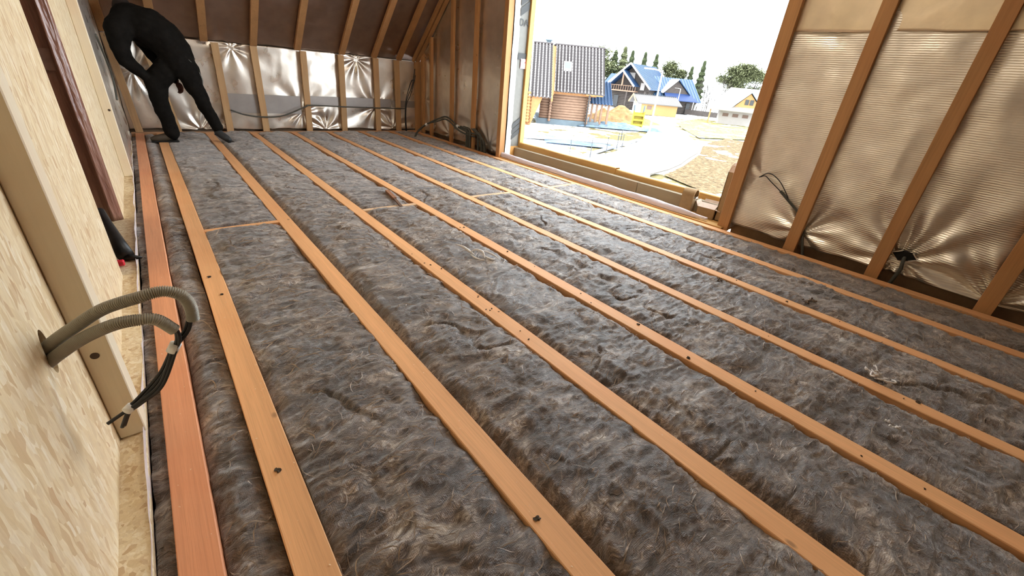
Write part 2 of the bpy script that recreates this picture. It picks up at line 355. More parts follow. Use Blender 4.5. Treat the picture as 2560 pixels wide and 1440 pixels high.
# insulation batts
def wool_mesh(name, x0, x1, y0, y1, base, seed, gl=0.05, gr=0.05, bul=0.02, over=0.0, fine=1.0):
    ys = [y0]
    while ys[-1] < y1: ys.append(ys[-1] + (0.0055 + 0.0026 * max(0, ys[-1] - 0.3)) * fine)
    ys[-1] = y1; ys = np.array(ys)
    nx = max(12, int((x1 - x0) / (0.0075 * fine)))
    uu = np.linspace(0, 1, nx); xs = x0 + (x1 - x0) * uu
    X, Yg = np.meshgrid(xs, ys)
    w1 = fbm(X * 3.1, Yg * 3.1, seed, 3); w2 = fbm(X * 2.3 + 9, Yg * 2.3, seed + 3, 3)
    wx = X + 0.10 * w1; wy = Yg + 0.10 * w2
    big = fbm(wx * 3.5, wy * 2.6, seed + 5, 3)
    rid = 1 - np.abs(fbm(wx * 3.5, wy * 13, seed + 7, 3)) * 2.2
    rid2 = 1 - np.abs(fbm(wx * 11 + big, wy * 42, seed + 9, 3)) * 2.2
    lump = 1 - np.abs(fbm(wx * 9, wy * 9, seed + 13, 3)) * 2
    curl = 1 - np.abs(fbm(wx * 5 + 0.8 * big, wy * 7 + 0.8 * w1, seed + 17, 4)) * 2.4
    h = 0.016 * big + 0.008 * rid + 0.005 * rid2 + 0.005 * lump + 0.012 * curl
    U = (X - x0) / (x1 - x0)
    eL = gl * (0.65 + 0.7 * fbm(Yg * 2.4, Yg * 0 + seed, seed + 21, 3)); eR = gr * (0.65 + 0.7 * fbm(Yg * 2.4, Yg * 0 + seed + 5, seed + 25, 3))
    dl = np.clip(1 - (X - x0) / 0.06, 0, 1) ** 1.7; dr = np.clip(1 - (x1 - X) / 0.06, 0, 1) ** 1.7
    cl = np.clip(1 - (Yg - y0) / 0.03, 0, 1) ** 2 * 0.03 + np.clip(1 - (y1 - Yg) / 0.03, 0, 1) ** 2 * 0.03
    Z = base + h + bul * (1 - (2 * U - 1) ** 2) - dl * eL - dr * eR - cl
    # slits and folds
    slit = np.clip(1 - np.abs(fbm(X * 1.7, Yg * 4.5, seed + 31, 2)) * 22, 0, 1) * np.clip(pn(X * 3, Yg * 2, seed + 40) * 2, 0, 1)
    Z = Z - 0.022 * slit
    inset = 0.004
    X2 = np.clip(X + 0.004 * w1, x0 + inset, x1 - inset) if over == 0 else X + over * (2 * U - 1) * np.clip(w2 * 2, 0, 1)
    X2 = np.where(U < 1e-6, x0 + 0.002, np.where(U > 1 - 1e-6, x1 - 0.002, X2))
    # skirts down
    lo = np.full((len(ys), 1), -0.22)
    X3 = np.hstack([X2[:, :1], X2, X2[:, -1:]]); Y3 = np.hstack([Yg[:, :1], Yg, Yg[:, -1:]]); Z3 = np.hstack([lo, Z, lo])
    return grid_mesh(name, X3, Y3, Z3), (xs, ys, Z)
def wisps(name, parent, xs, ys, Z, count, seed, near=2.6, mat=None, size=1.0):
    rg = np.random.default_rng(seed); V = []; F = []
    for i in range(count):
        t = rg.random() ** 1.8; y = ys[0] + (min(ys[-1], near) - ys[0]) * t if ys[0] < near else ys[0] + (ys[-1] - ys[0]) * rg.random()
        x = xs[0] + 0.02 + (xs[-1] - xs[0] - 0.04) * rg.random()
        ang = rg.normal(0, 0.55) + (PI if rg.random() < .5 else 0); L = (0.02 + 0.06 * rg.random()) * size * (1 + 0.25 * y); cur = rg.normal(0, 11) / (1 + 0.25 * y)
        wd = (0.0004 + 0.0009 * rg.random()) * (1 + 0.45 * max(0, y)); n = 7; px, py = x, y; a = ang; st = L / n; b0 = len(V); lift = 0.002 + 0.012 * rg.random() ** 3
        for k in range(n + 1):
            ix = min(len(xs) - 1, max(0, int((px - xs[0]) / (xs[-1] - xs[0]) * (len(xs) - 1)))); iy = min(len(ys) - 1, max(0, int(np.searchsorted(ys, py))))
            px_ = min(max(px, xs[0] + .004), xs[-1] - .004)
            z = Z[iy, ix] + 0.0015 + lift * math.sin(PI * k / n); tw = wd * math.sin(PI * (k + 0.6) / (n + 1.2))
            nx_, ny_ = -math.sin(a) * tw, math.cos(a) * tw
            V += [(px_ - nx_, py - ny_, z), (px_ + nx_, py + ny_, z + tw)]
            a += cur * st + rg.normal(0, .12); px += math.cos(a) * st; py += math.sin(a) * st
        F += [(b0 + 2 * k, b0 + 2 * k + 1, b0 + 2 * k + 3, b0 + 2 * k + 2) for k in range(n)]
    me = bpy.data.meshes.new(name); me.from_pydata(V, [], F); me.update()
    return tag(link(name, me, mat or M_fibre, parent, True), kind='stuff')
BAY = [(-0.112, 0.026, 'between the first and second joists', 0.05, 0.05, 0.0), (0.125, 0.618, 'between the second and third joists', 0.02, 0.03, 0.012),
       (0.718, 1.220, 'between the third and fourth joists', 0.085, 0.03, 0.02), (1.316, 1.831, 'between the fourth and fifth joists', 0.05, 0.085, 0.012),
       (1.921, 2.420, 'between the fifth and sixth joists', 0.02, 0.12, 0.016), (2.504, 3.014, 'between the sixth and seventh joists', 0.03, 0.10, 0.014),
       (3.100, 3.600, 'between the seventh and eighth joists', 0.03, 0.05, 0.010), (3.690, 4.116, 'between the eighth and ninth joists', 0.03, 0.05, 0.006)]
NGY = {1: (3.62, 0.03), 3: (3.657, 0.03), 5: (3.675, 0.03), 7: (3.705, 0.035)}
for bi, (a, b, where, gl, gr, bul) in enumerate(BAY):
    segs = [(-0.95, NGY[bi][0] - NGY[bi][1], 'near'), (NGY[bi][0] + NGY[bi][1], 8.24, 'far')] if bi in NGY else [(-0.95, 8.24, 'whole')]
    if bi < 3: segs[0] = (-0.25, segs[0][1], segs[0][2])
    for (y0, y1, part) in segs:
        me, (xs, ys, Z) = wool_mesh('insulation_batt', a, b, y0, y1, -0.014 if bi else -0.03, 100 + bi * 50 + (7 if part == 'far' else 0), gl, gr, bul)
        o = link('insulation_batt', me, M_wool)
        lab = {'near': 'near brown mineral wool batt %s', 'far': 'far brown mineral wool batt %s', 'whole': 'long brown mineral wool batt %s'}[part] % where
        if bi == 0: lab = 'narrow brown mineral wool strip between the first and second joists'
        tag(o, lab, 'insulation', 'wool batts between the joists'); bs = ((a + b) / 2, (y0 + y1) / 2, -0.22); rebase(o, bs)
        if part != 'far':
            wsp = wisps('loose_fibre', None, xs, ys, Z, 200 if bi == 0 else 900, 900 + bi, near=4.2)
            rebase(wsp, bs); wsp.parent = o; wsp.location = (0, 0, 0)
# narrow strips at both walls
me, (xs, ys, Z) = wool_mesh('insulation_batt', -0.252, -0.206, 0.3, 8.2, -0.03, 777, 0.03, 0.03, 0.0)
o = link('insulation_batt', me, M_wool); tag(o, 'narrow strip of brown wool beside the plywood wall, left of the first joist', 'insulation', 'wool batts between the joists'); rebase(o, (-0.23, 4, -0.22))
me, (xs, ys, Z) = wool_mesh('insulation_batt', 4.205, 4.435, -1.0, 1.70, -0.10, 787, 0.03, 0.0, 0.0, fine=1.6)
o = link('insulation_batt', me, M_wool); tag(o, 'dark wool sunk in the gap under the ribbed foil, right of the window', 'insulation', 'wool batts between the joists'); rebase(o, (4.33, .4, -0.22))
me, (xs, ys, Z) = wool_mesh('insulation_batt', 4.205, 4.435, 5.50, 8.24, -0.06, 797, 0.03, 0.0, 0.0, fine=1.6)
o = link('insulation_batt', me, M_wool); tag(o, 'dark wool sunk in the gap left of the window, below the cable loop', 'insulation', 'wool batts between the joists'); rebase(o, (4.33, 7, -0.22))

# plates
m = MB().box((-0.25, 8.24, -0.05), (4.30, 8.34, 0.004)); o = m.build('floor_plate', W_plate, bevel=0.002)
tag(o, 'reddish bottom plate closing the joists along the low far wall', 'board'); rebase(o, (2, 8.29, -0.05))
for y0, y1, lab in ((-0.2, 3.0, 'near plywood floor strip at the foot of the left wall'), (3.003, 4.10, 'plywood floor strip in the wall opening under the black tool'), (4.103, 8.2, 'far plywood floor strip behind the brown film')):
    xa = -0.9 if y0 > 3 and y1 < 4.2 else -0.40
    m = MB().box((xa, y0, -0.028), (-0.252, y1, 0.0)); o = m.build('floor_strip', M_osb_f, bevel=0.001); tag(o, lab, 'board', 'plywood strips at the left wall'); rebase(o, (-0.3, (y0 + y1) / 2, -0.028))

# left wall
def top_at(y): return KZ + SL * (min(y, 2 * YR - y) - D0)
wl = empty('wall_left', (XL, 3, 0), kind='structure')
def panel(name, x0, x1, y0, y1, mat, parent, z0=0.0):
    ysb = [y0] + ([YR] if y0 < YR < y1 else []) + [y1]
    poly = [(y0, z0), (y1, z0)] + [(y, top_at(y)) for y in ysb[::-1]]
    n = len(poly); v = [(x0, y, z) for y, z in poly] + [(x1, y, z) for y, z in poly]
    f_ = [tuple(range(n)), tuple(range(n, 2 * n))[::-1]] + [(i, (i + 1) % n, n + (i + 1) % n, n + i) for i in range(n)]
    me = MB().add(v, f_).mesh(name); me.transform(Matrix.Translation((-parent.location[0], -parent.location[1], -parent.location[2])))
    return link(name, me, mat, parent)
HY, HZ = 1.325, 0.505
# near panel with the cable hole cut as an octagon
def holed_panel():
    y0, y1, zt = D0, 3.0, None
    n = 20; ring = [(HY + 0.030 * math.cos(2 * PI * k / n + .1), HZ + 0.062 * math.sin(2 * PI * k / n + .1)) for k in range(n)]
    bm = bmesh.new()
    outer = [(y0, 0.0), (y1, 0.0), (y1, top_at(y1)), (y0, top_at(y0))]
    for x in (XL, XL - 0.018):
        vo = [bm.verts.new((x, *p)) for p in outer]; vi = [bm.verts.new((x, *p)) for p in ring]
        es = [bm.edges.new((vo[i], vo[(i + 1) % 4])) for i in range(4)] + [bm.edges.new((vi[i], vi[(i + 1) % n])) for i in range(n)]
        bmesh.ops.triangle_fill(bm, edges=es, use_beauty=True)
        if x == XL: A = vi
        else:
            for i in range(n): bm.faces.new((A[i], A[(i + 1) % n], vi[(i + 1) % n], vi[i]))
    bmesh.ops.recalc_face_normals(bm, faces=bm.faces)
    me = bpy.data.meshes.new('plywood_panel'); bm.to_mesh(me); bm.free(); me.transform(Matrix.Translation(-wl.location))
    return link('plywood_panel', me, M_osb, wl)
holed_panel()
panel('plywood_panel', XL - 0.018, XL, 4.10, 5.62, M_osb, wl)
panel('wall_core', XL - 0.16, XL - 0.02, D0, 2.99, plain('hollow_dark', (0.08, 0.06, 0.04), 0.9), wl)
panel('wall_core', XL - 0.45, XL - 0.40, 2.6, 8.4, plain('hollow_brown', (0.16, 0.10, 0.06), 0.9), wl)
# brown film over the far side of the opening
def film_jamb():
    prof = [(XL + 0.001, 4.098), (XL - 0.012, 4.085), (XL - 0.03, 4.078), (XL - 0.043, 4.070), (XL - 0.050, 4.062), (XL - 0.056, 4.070), (XL - 0.066, 4.086), (XL - 0.10, 4.092), (XL - 0.16, 4.094), (XL - 0.25, 4.097)]
    zs = np.linspace(0.0, 4.2, 120); P = np.array(prof)
    X = np.tile(P[:, 0], (len(zs), 1)); Yg = np.tile(P[:, 1], (len(zs), 1)); Z = np.tile(zs[:, None], (1, len(prof)))
    Yg = Yg + 0.006 * fbm(X * 20, Z * 2.2, 61, 3); X = X + 0.006 * fbm(Z * 1.7, X * 6, 62, 2) * (np.arange(len(prof)) > 1)
    return grid_mesh('brown_film_wrap', X, Yg, Z)
o = link('film_wrapped_post', film_jamb(), M_brown); tag(o, 'glossy brown film wrapped around the post at the wall opening', 'film'); rebase(o, (XL - 0.05, 4.09, 0))
sm = o.modifiers.new('s', 'SOLIDIFY'); sm.thickness = 0.002
pm = MB().box((XL - 0.18, 4.074, 0.98), (XL - 0.058, 4.078, 1.10)).build('film_patch', plain('film_patch_brown', (0.22, 0.13, 0.10), 0.4)); rebase(pm, (XL - 0.05, 4.09, 0)); pm.parent = o; pm.location = (0, 0, 0)
# posts
def post(x0, x1, y0, y1, z1, lab, knots):
    m = MB().box((x0, y0, 0.001), (x1, y1, z1)); o = m.build('wall_post', W_post, bevel=0.003); tag(o, lab, 'post', 'pale posts on the left wall'); rebase(o, ((x0 + x1) / 2, (y0 + y1) / 2, 0))
    for (kx, kz, rr) in knots:
        k = MB().tube([(kx, y0 - 0.0015, kz), (kx, y0 + 0.01, kz)], rr, 14).build('knot', plain('knot_dark', (0.07, 0.045, 0.03), 0.6)); rebase(k, ((x0 + x1) / 2, (y0 + y1) / 2, 0)); k.parent = o; k.location = (0, 0, 0)
post(-0.319, -0.250, 1.558, 1.652, 3.0, 'pale planed wall post behind the grey corrugated conduits, with one dark knot', [(-0.292, 0.335, 0.011)])
post(-0.319, -0.250, 5.50, 5.60, 3.2, 'pale wall post farther along, where the plywood meets the foil', [(-0.27, 0.60, 0.010)])

# foil-lined walls
def foil_sheet(name, plane, a0, a1, z0, z1, res, seed, mat, amp=0.02, anchors=(), topf=None, flip=1, fold=(2.0, 6.0), lowedge=0.012):
    a = np.linspace(a0, a1, int(abs(a1 - a0) / res) + 2); z = np.linspace(0, 1, int((z1 - z0) / res) + 2)
    A, T = np.meshgrid(a, z)
    zb = z0 + lowedge * fbm(A * 3, A * 0, seed + 1, 3) * 2
    zt = topf(A) if topf is not None else z1
    Z = zb + (zt - zb) * T
    wa = A + 0.15 * fbm(A * 1.5, Z * 1.5, seed, 3); wz = Z + 0.15 * fbm(A * 1.5 + 7, Z * 1.5, seed + 2, 3)
    d = amp * fbm(wa * fold[0], wz * fold[0], seed + 4, 3) + amp * 0.3 * (1 - 2 * np.sqrt(fbm(wa * fold[1], wz * fold[0] * 0.8, seed + 6, 2) ** 2 + 0.02))
    for (pa, pz, k, L, am, ph) in anchors:
        ra = A - pa; rz = Z - pz; rr = np.hypot(ra, rz) + 1e-4; th = np.arctan2(rz, ra)
        d += am * np.sin(k * th + ph + 1.5 * fbm(A * 2, Z * 2, seed + 8, 2)) * (1 - np.exp(-rr / 0.04)) * np.exp(-rr / L)
    if plane[0] == 'X': return grid_mesh(name, plane[1] + flip * d, A, Z)
    return grid_mesh(name, A, plane[1] + flip * d, Z)
# right (gable) wall
wr = MB()
Yw0, Yw1, Zh = 1.76, 5.46, 3.5
def gz_(y): return top_at(y)
def gable_piece(y0, y1, z0, z1=None):
    return panel('wall_board', 4.44, 4.62, y0, y1, plain('gable_board', (0.30, 0.20, 0.12), 0.9), wrt, z0)
wrt = empty('wall_right', (4.4, 3, 0), kind='structure')
gable_piece(D0, Yw0, -0.3); gable_piece(Yw1 + 0.02, D1, -0.3)
MB().box((0.04, Yw0 - 3, Zh), (0.22, Yw1 + .02 - 3, 4.2)).build('wall_board', plain('gable_board_top', (0.30, 0.20, 0.12), 0.9), wrt)
v = [(4.44, Yw0 , 4.2), (4.44, Yw1 + .02, 4.2), (4.44, YR, ZR)]
MB().add([(x, y, z) for x in (4.44, 4.62) for (_, y, z) in [(0, Yw0, 4.2), (0, Yw1 + .02, 4.2), (0, Yw1 + .02, top_at(Yw1 + .02)), (0, YR, ZR), (0, Yw0, top_at(Yw0))]],
         [(0, 1, 2, 3, 4), (9, 8, 7, 6, 5), (0, 5, 6, 1), (1, 6, 7, 2), (2, 7, 8, 3), (3, 8, 9, 4), (4, 9, 5, 0)]).mesh('wall_board')
me = MB().add([(x - 4.4, y - 3, z) for x in (4.44, 4.62) for (y, z) in [(Yw0, 4.2), (Yw1 + .02, 4.2), (Yw1 + .02, top_at(Yw1 + .02)), (YR, ZR), (Yw0, top_at(Yw0))]],
         [(0, 1, 2, 3, 4), (9, 8, 7, 6, 5), (0, 5, 6, 1), (1, 6, 7, 2), (2, 7, 8, 3), (3, 8, 9, 4), (4, 9, 5, 0)]).mesh('wall_board'); link('wall_board', me, plain('gable_board_apex', (0.30, 0.20, 0.12), 0.9), wrt)
anch = [(1.12, 0.16, 9, 0.5, 0.022, 0.4), (0.42, 0.16, 11, 0.7, 0.022, 1.0), (-0.15, 0.05, 9, 0.8, 0.026, 2.0), (1.60, 0.54, 6, 0.25, 0.010, 0.5)]
me = foil_sheet('foil_sheet', ('X', 4.335), D0, 1.75, 0.045, 3.0, 0.016, 301, M_foil_r, 0.024, anch, topf=lambda A: KZ + SL * (A - D0) - 0.02, flip=-1, fold=(2.0, 5.0))
o = link('foil_sheet', me, M_foil_r); tag(o, 'large creased silver foil sheet with fine ribs right of the window', 'foil', 'foil sheets on walls'); rebase(o, (4.335, 0.3, 0.045)); sm = o.modifiers.new('s', 'SOLIDIFY'); sm.thickness = 0.003
anch = [(7.2, 0.1, 9, 0.35, 0.014, 0.3), (5.9, 0.1, 9, 0.4, 0.014, 1.3), (8.1, 0.6, 7, 0.3, 0.008, 2.3)]
me = foil_sheet('foil_strip', ('X', 4.322), D0 + .6, 1.75, 1.70, 3.0, 0.02, 311, None, 0.010, [], topf=lambda A: np.minimum(3.2, KZ + SL * (A - D0) - 0.03), flip=-1, lowedge=0.004)
M_foil_g = m_foil('foil_golden', (0.92, 0.77, 0.56), False, 0.42, 0.2)
o = link('foil_strip', me, M_foil_g); tag(o, 'golden upper foil strip lapping over the ribbed foil right of the window', 'foil', 'foil sheets on walls'); rebase(o, (4.322, 0.6, 1.7)); sm = o.modifiers.new('s', 'SOLIDIFY'); sm.thickness = 0.003
me = foil_sheet('foil_sheet', ('X', 4.335), 5.56, 8.34, 0.03, 3.0, 0.02, 321, M_foil_k, 0.009, anch, topf=lambda A: KZ + SL * (2 * YR - A - D0) - 0.02, flip=-1)
o = link('foil_sheet', me, M_foil_k); tag(o, 'wrinkled silver foil sheet behind the studs left of the window', 'foil', 'foil sheets on walls'); rebase(o, (4.335, 7, 0.03)); sm = o.modifiers.new('s', 'SOLIDIFY'); sm.thickness = 0.003
# far knee wall
wf = MB().box((-0.7, 8.44, -0.3), (4.62, 8.56, KZ + 0.05)); struct('wall_back', wf, plain('far_board', (0.2, 0.13, 0.08), 0.9))
anch = [(0.6, 0.02, 9, 0.35, 0.022, 0.3), (2.1, 0.30, 10, 0.3, 0.02, 1.3), (2.45, 0.02, 9, 0.3, 0.025, 1.0), (3.40, 0.40, 8, 0.3, 0.022, 2.3), (3.1, 1.2, 8, 0.35, 0.02, .3), (3.75, 0.05, 9, 0.3, 0.025, 2.0), (1.2, 1.2, 8, 0.3, 0.014, 1.), (-.05, .8, 9, .4, .02, 1)]
me = foil_sheet('foil_sheet', ('Y', 8.385), -0.26, 4.33, 0.03, KZ + 0.01, 0.014, 341, M_foil_k, 0.011, anch, flip=-1, fold=(2.2, 4.0))
o = link('foil_sheet', me, M_foil_k); tag(o, 'bright quilted silver foil along the low far wall', 'foil', 'foil sheets on walls'); rebase(o, (2, 8.385, 0.03)); sm = o.modifiers.new('s', 'SOLIDIFY'); sm.thickness = 0.003
# grey tape band on it (three stretches)
TB = [(1.02, 2.08, 0.56, 0.28, 'wide'), (2.18, 3.72, 0.57, 0.42, 'narrow'), (3.74, 4.28, 0.55, 0.43, 'dark')]
for i, (x0, x1, za, zb, w_) in enumerate(TB):
    xs = np.linspace(x0, x1, 30); zt = np.linspace(zb, za, 6); X, Z = np.meshgrid(xs, zt)
    Yg = 8.362 - 0.006 * fbm(X * 3, Z * 3, 351 + i, 2); me = grid_mesh('tape_band', X, Yg, Z)
    o2 = link('tape_band', me, M_tape); rebase(o2, o.location); o2.parent = o; o2.location = (0, 0, 0)
# foil on the far stretch of the left wall
me = foil_sheet('foil_sheet', ('X', -0.262), 5.605, 8.37, 0.0, 2.0, 0.02, 361, M_foil_k, 0.008, [(7.9, .1, 9, .4, .02, .4), (6.2, .1, 8, .4, .012, .4)], topf=lambda A: KZ + SL * (2 * YR - A - D0) - 0.02, flip=1)
o = link('foil_sheet', me, M_foil_k); tag(o, 'silver foil sheet on the left wall behind the bent person', 'foil', 'foil sheets on walls'); rebase(o, (-0.262, 7, 0)); sm = o.modifiers.new('s', 'SOLIDIFY'); sm.thickness = 0.003
# roof slopes
def slope_sheet(name, y0, z0, y1, z1, seed, amp):
    n1, n2 = 150, 130; s = np.linspace(0, 1, n2); x = np.linspace(-0.42, 4.42, n1); X, S = np.meshgrid(x, s)
    d = amp * fbm(X * 1.6, S * 9, seed, 4) + amp * 0.5 * (1 - 2 * np.sqrt(fbm(X * 5 + S, S * 6, seed + 3, 3) ** 2 + 0.02))
    ny, nz = (z1 - z0), -(y1 - y0); L = math.hypot(ny, nz); ny /= L; nz /= L
    return grid_mesh(name, X, y0 + (y1 - y0) * S + ny * d, z0 + (z1 - z0) * S + nz * d)
ce = empty('ceiling', (2, YR, ZR), kind='structure')
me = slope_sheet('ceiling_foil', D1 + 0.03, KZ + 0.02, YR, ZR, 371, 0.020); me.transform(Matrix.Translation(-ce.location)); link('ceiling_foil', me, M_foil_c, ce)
me = slope_sheet('ceiling_back', D0, KZ + 0.02, YR, ZR, 381, 0.01); me.transform(Matrix.Translation(-ce.location)); link('ceiling_back', me, plain('dark_roof_lining', (0.13, 0.08, 0.05), 0.8), ce)
m = MB(); t_ = 0.18
for (ya, za, yb, zb) in ((D1 + 0.25, KZ - 0.10, YR, ZR + 0.07), (D0 - 0.25, KZ - 0.10, YR, ZR + 0.07)):
    m.hexa([(-0.9, ya, za), (4.9, ya, za), (4.9, yb, zb), (-0.9, yb, zb), (-0.9, ya, za + t_), (4.9, ya, za + t_), (4.9, yb, zb + t_), (-0.9, yb, zb + t_)])
m.v = [(x - 2, y - YR, z - ZR) for x, y, z in m.v]; m.build('roof_board', plain('roof_board_wood', (0.2, 0.13, 0.08), 0.9), ce)
struct('wall_front', MB().box((-0.9, D0 - 0.15, -0.3), (4.7, D0 - 0.02, KZ + 0.1)), plain('back_board', (0.35, 0.25, 0.16), 0.9))
struct('wall_side', MB().box((-0.95, D0 - 0.15, -0.3), (-0.90, D1 + 0.2, 5.5)), plain('side_board', (0.35, 0.25, 0.16), 0.9))

# knee wall studs
KS = [(0.916, 1.016, 0.941, 1.036, 'second clear of the person'), (1.43, 1.53, 1.441, 1.541, ''), (2.11, 2.21, 2.163, 2.25, ''), (2.725, 2.815, 2.768, 2.86, ''), (3.37, 3.465, 3.388, 3.48, ''), (3.79, 3.885, 3.792, 3.885, '')]
KL = ['knee wall stud just right of the bent person', 'second knee wall stud right of the person', 'knee wall stud in the middle of the far wall', 'knee wall stud left of the brightest foil panel',
      'knee wall stud right of the brightest foil panel', 'knee wall stud left of the corner cable bundle']
def stud(p0, p1, w, d, lab, group, mat=W_stud, name='wall_stud', axis='x'):
    """p0 bottom, p1 top of the centre line of the room-side face"""
    m = MB()
    if axis == 'x':
        q = lambda p: [(p[0] - w / 2, p[1], p[2]), (p[0] + w / 2, p[1], p[2]), (p[0] + w / 2, p[1] + d, p[2]), (p[0] - w / 2, p[1] + d, p[2])]
    else:
        q = lambda p: [(p[0], p[1] - w / 2, p[2]), (p[0] + d, p[1] - w / 2, p[2]), (p[0] + d, p[1] + w / 2, p[2]), (p[0], p[1] + w / 2, p[2])]
    m.hexa(q(p0) + q(p1)); o = m.build(name, mat, bevel=0.002); tag(o, lab, 'stud', group); return rebase(o, p0)
W_knee = wood('knee_stud_wood', (0.60, 0.38, 0.19), 'Z')
for (a, b, c, d, _), lab in zip(KS, KL): stud(((a + b) / 2, 8.29, 0.006), ((c + d) / 2, 8.29, 1.245), 0.095, 0.045, lab, 'knee wall studs', W_knee)
stud((-0.155, 8.29, 0.006), (-0.215, 8.29, 1.235), 0.085, 0.045, 'leaning knee wall stud left of the bent person', 'knee wall studs', W_knee)
stud((0.30, 8.29, 0.006), (0.16, 8.29, 1.24), 0.085, 0.045, 'knee wall stud seen between the legs of the person', 'knee wall studs', W_knee)
stud((4.255, 8.27, 0.006), (4.255, 8.27, 1.25), 0.11, 0.06, 'far corner stud beside the black cable bundle', 'knee wall studs', W_stud)
# rafters
RX = [-0.21, 0.31, 0.865, 1.495, 2.12, 2.83, 3.40, 3.877]
RL = ['rafter at the top left corner, left of the person', 'rafter right above the back of the person', 'rafter over the stud right of the person', 'nearly upright rafter, third from the person', 'rafter over the middle of the far wall',
      'rafter over the brightest foil panel', 'leaning rafter second before the corner rafters', 'leaning rafter next before the corner rafters']
def rafter(xb, w, lab, dx=0.0, yoff=0.0):
    y0, z0 = 8.285, 1.245; y1 = YR; z1 = ZR - 0.09; m = MB(); h = 0.05
    ny, nz = -SL / math.hypot(1, SL), -1 / math.hypot(1, SL)
    a = [(xb - w / 2, y0, z0), (xb + w / 2, y0, z0), (xb + w / 2, y0 - ny * h, z0 - nz * h), (xb - w / 2, y0 - ny * h, z0 - nz * h)]
    dy, dz = y1 - y0, SL * (y0 - y1)
    b = [(x + dx, y + dy, z + dz) for x, y, z in a]
    m.hexa(a + b); o = m.build('rafter', W_raft, bevel=0.002); tag(o, lab, 'rafter', 'rafters'); return rebase(o, (xb, y0, z0))
for x, lab in zip(RX, RL): rafter(x, 0.095, lab)
rafter(4.26, 0.075, 'darker inner rafter of the pair in the far corner'); rafter(4.175, 0.05, 'paler outer rafter of the pair in the far corner')

# right wall studs (room face x = 4.25)
RS = [(1.775, 0.105, 'wall stud at the right edge of the window, boxes at its foot'), (1.144, 0.095, 'wall stud crossed by the black cable and conduit'), (0.520, 0.090, 'wall stud left of the small dark socket hole'),
      (-0.135, 0.095, 'wall stud at the right edge of the picture')]
for y, w, lab in RS: stud((4.25, y, -0.02), (4.25, y, top_at(y) - 0.12), w, 0.045, lab, 'window wall studs', W_stud, axis='y')
RS2 = [(7.77, 0.075, 'first window wall stud out of the far corner'), (7.03, 0.08, 'second window wall stud, behind the conduit loop'), (6.33, 0.085, 'third window wall stud, between the loop and the window')]
for y, w, lab in RS2: stud((4.25, y, -0.02), (4.25, y, top_at(y) - 0.10), w, 0.045, lab, 'window wall studs', W_stud, axis='y')
stud((4.20, 5.505, -0.02), (4.20, 5.505, 3.3), 0.09, 0.10, 'thick wall stud at the left edge of the window', 'window wall studs', W_stud, axis='y')
stud((4.285, 8.18, -0.02), (4.285, 8.18, 1.5), 0.075, 0.05, 'corner stud on the window wall side of the far corner', 'window wall studs', W_stud, axis='y')

# ------------------------------------------------------------------ window opening
win = empty('window_1', (4.5, 3.6, 0.0), kind='structure')
def wpart(name, mb, mat, bevel=0, smooth=False):
    mb.v = [(x - 4.5, y - 3.6, z) for x, y, z in mb.v]; return mb.build(name, mat, win, bevel, smooth)
wpart('sill_board', MB().box((4.205, Yw0, -0.035), (4.60, 5.46, 0.012)), W_sill)
wpart('sill_timber', MB().box((4.485, 3.02, 0.013), (4.56, 5.44, 0.150)), W_grey, 0.003); wpart('sill_timber', MB().box((4.485, Yw0, 0.013), (4.56, 3.012, 0.150)), W_grey, 0.003)
# uneven upper sill beams (log-like)
for (y0, y1, zt) in ((3.45, 5.44, 0.228), (Yw0, 3.44, 0.215)):
    ys = np.linspace(y0, y1, 40); pr = [(4.562, 0.10), (4.560, 0.155), (4.570, 0.158), (4.570, 0.215), (4.58, 0.225), (4.66, 0.225), (4.66, 0.06)]
    X = np.array([[p[0] + 0.008 * fbm(np.array([y * 2]), np.array([p[1] * 9]), 71, 2)[0] for p in pr] for y in ys]); Z = np.array([[p[1] + (zt - 0.225) + 0.008 * fbm(np.array([y * 2.2]), np.array([p[0] * 5]), 72, 2)[0] for p in pr] for y in ys]); Yg = np.array([[y] * len(pr) for y in ys])
    me = grid_mesh('sill_beam', X - 4.5, Yg - 3.6, Z); link('sill_beam', me, W_sill, win)
wpart('jamb_post', MB().box((4.565, 5.41, 0.10), (4.615, 5.46, Zh)), W_sill, 0.003)
wpart('jamb_post', MB().box((4.62, 5.425, 0.10), (4.66, 5.46, Zh)), W_sill, 0.003)
wpart('jamb_post', MB().box((4.60, Yw0, 0.10), (4.66, Yw0 + 0.04, Zh)), W_sill, 0.003)
wpart('head_board', MB().box((4.21, Yw0, Zh), (4.66, 5.46, Zh + 0.05)), W_sill)
def soft_strip(x0, x1, y, z0, z1, amp, seed):
    xs = np.linspace(x0, x1, 8); zs = np.linspace(z0, z1, 90); X, Z = np.meshgrid(xs, zs)
    Yg = y + amp * fbm(X * 12, Z * 3, seed, 3); X = X + 0.008 * fbm(Z * 2.3, Z * 0, seed + 1, 3)
    return X, Yg, Z
X, Yg, Z = soft_strip(4.303, 4.405, 5.445, 0.02, Zh, 0.010, 81); link('jamb_liner', grid_mesh('jamb_liner', X - 4.5, Yg - 3.6, Z), M_liner, win)
X, Yg, Z = soft_strip(4.398, 4.566, 5.450, 0.16, Zh, 0.006, 83); mo = link('jamb_membrane', grid_mesh('jamb_membrane', X - 4.5, Yg - 3.6, Z), M_memb, win)
wpart('jamb_timber', MB().box((4.40, 5.44, 0.012), (4.56, 5.462, 0.17)), W_sill)
# near jamb
wpart('jamb_side', MB().box((4.30, Yw0 - 0.02, 0.0), (4.60, Yw0, Zh)), M_liner)
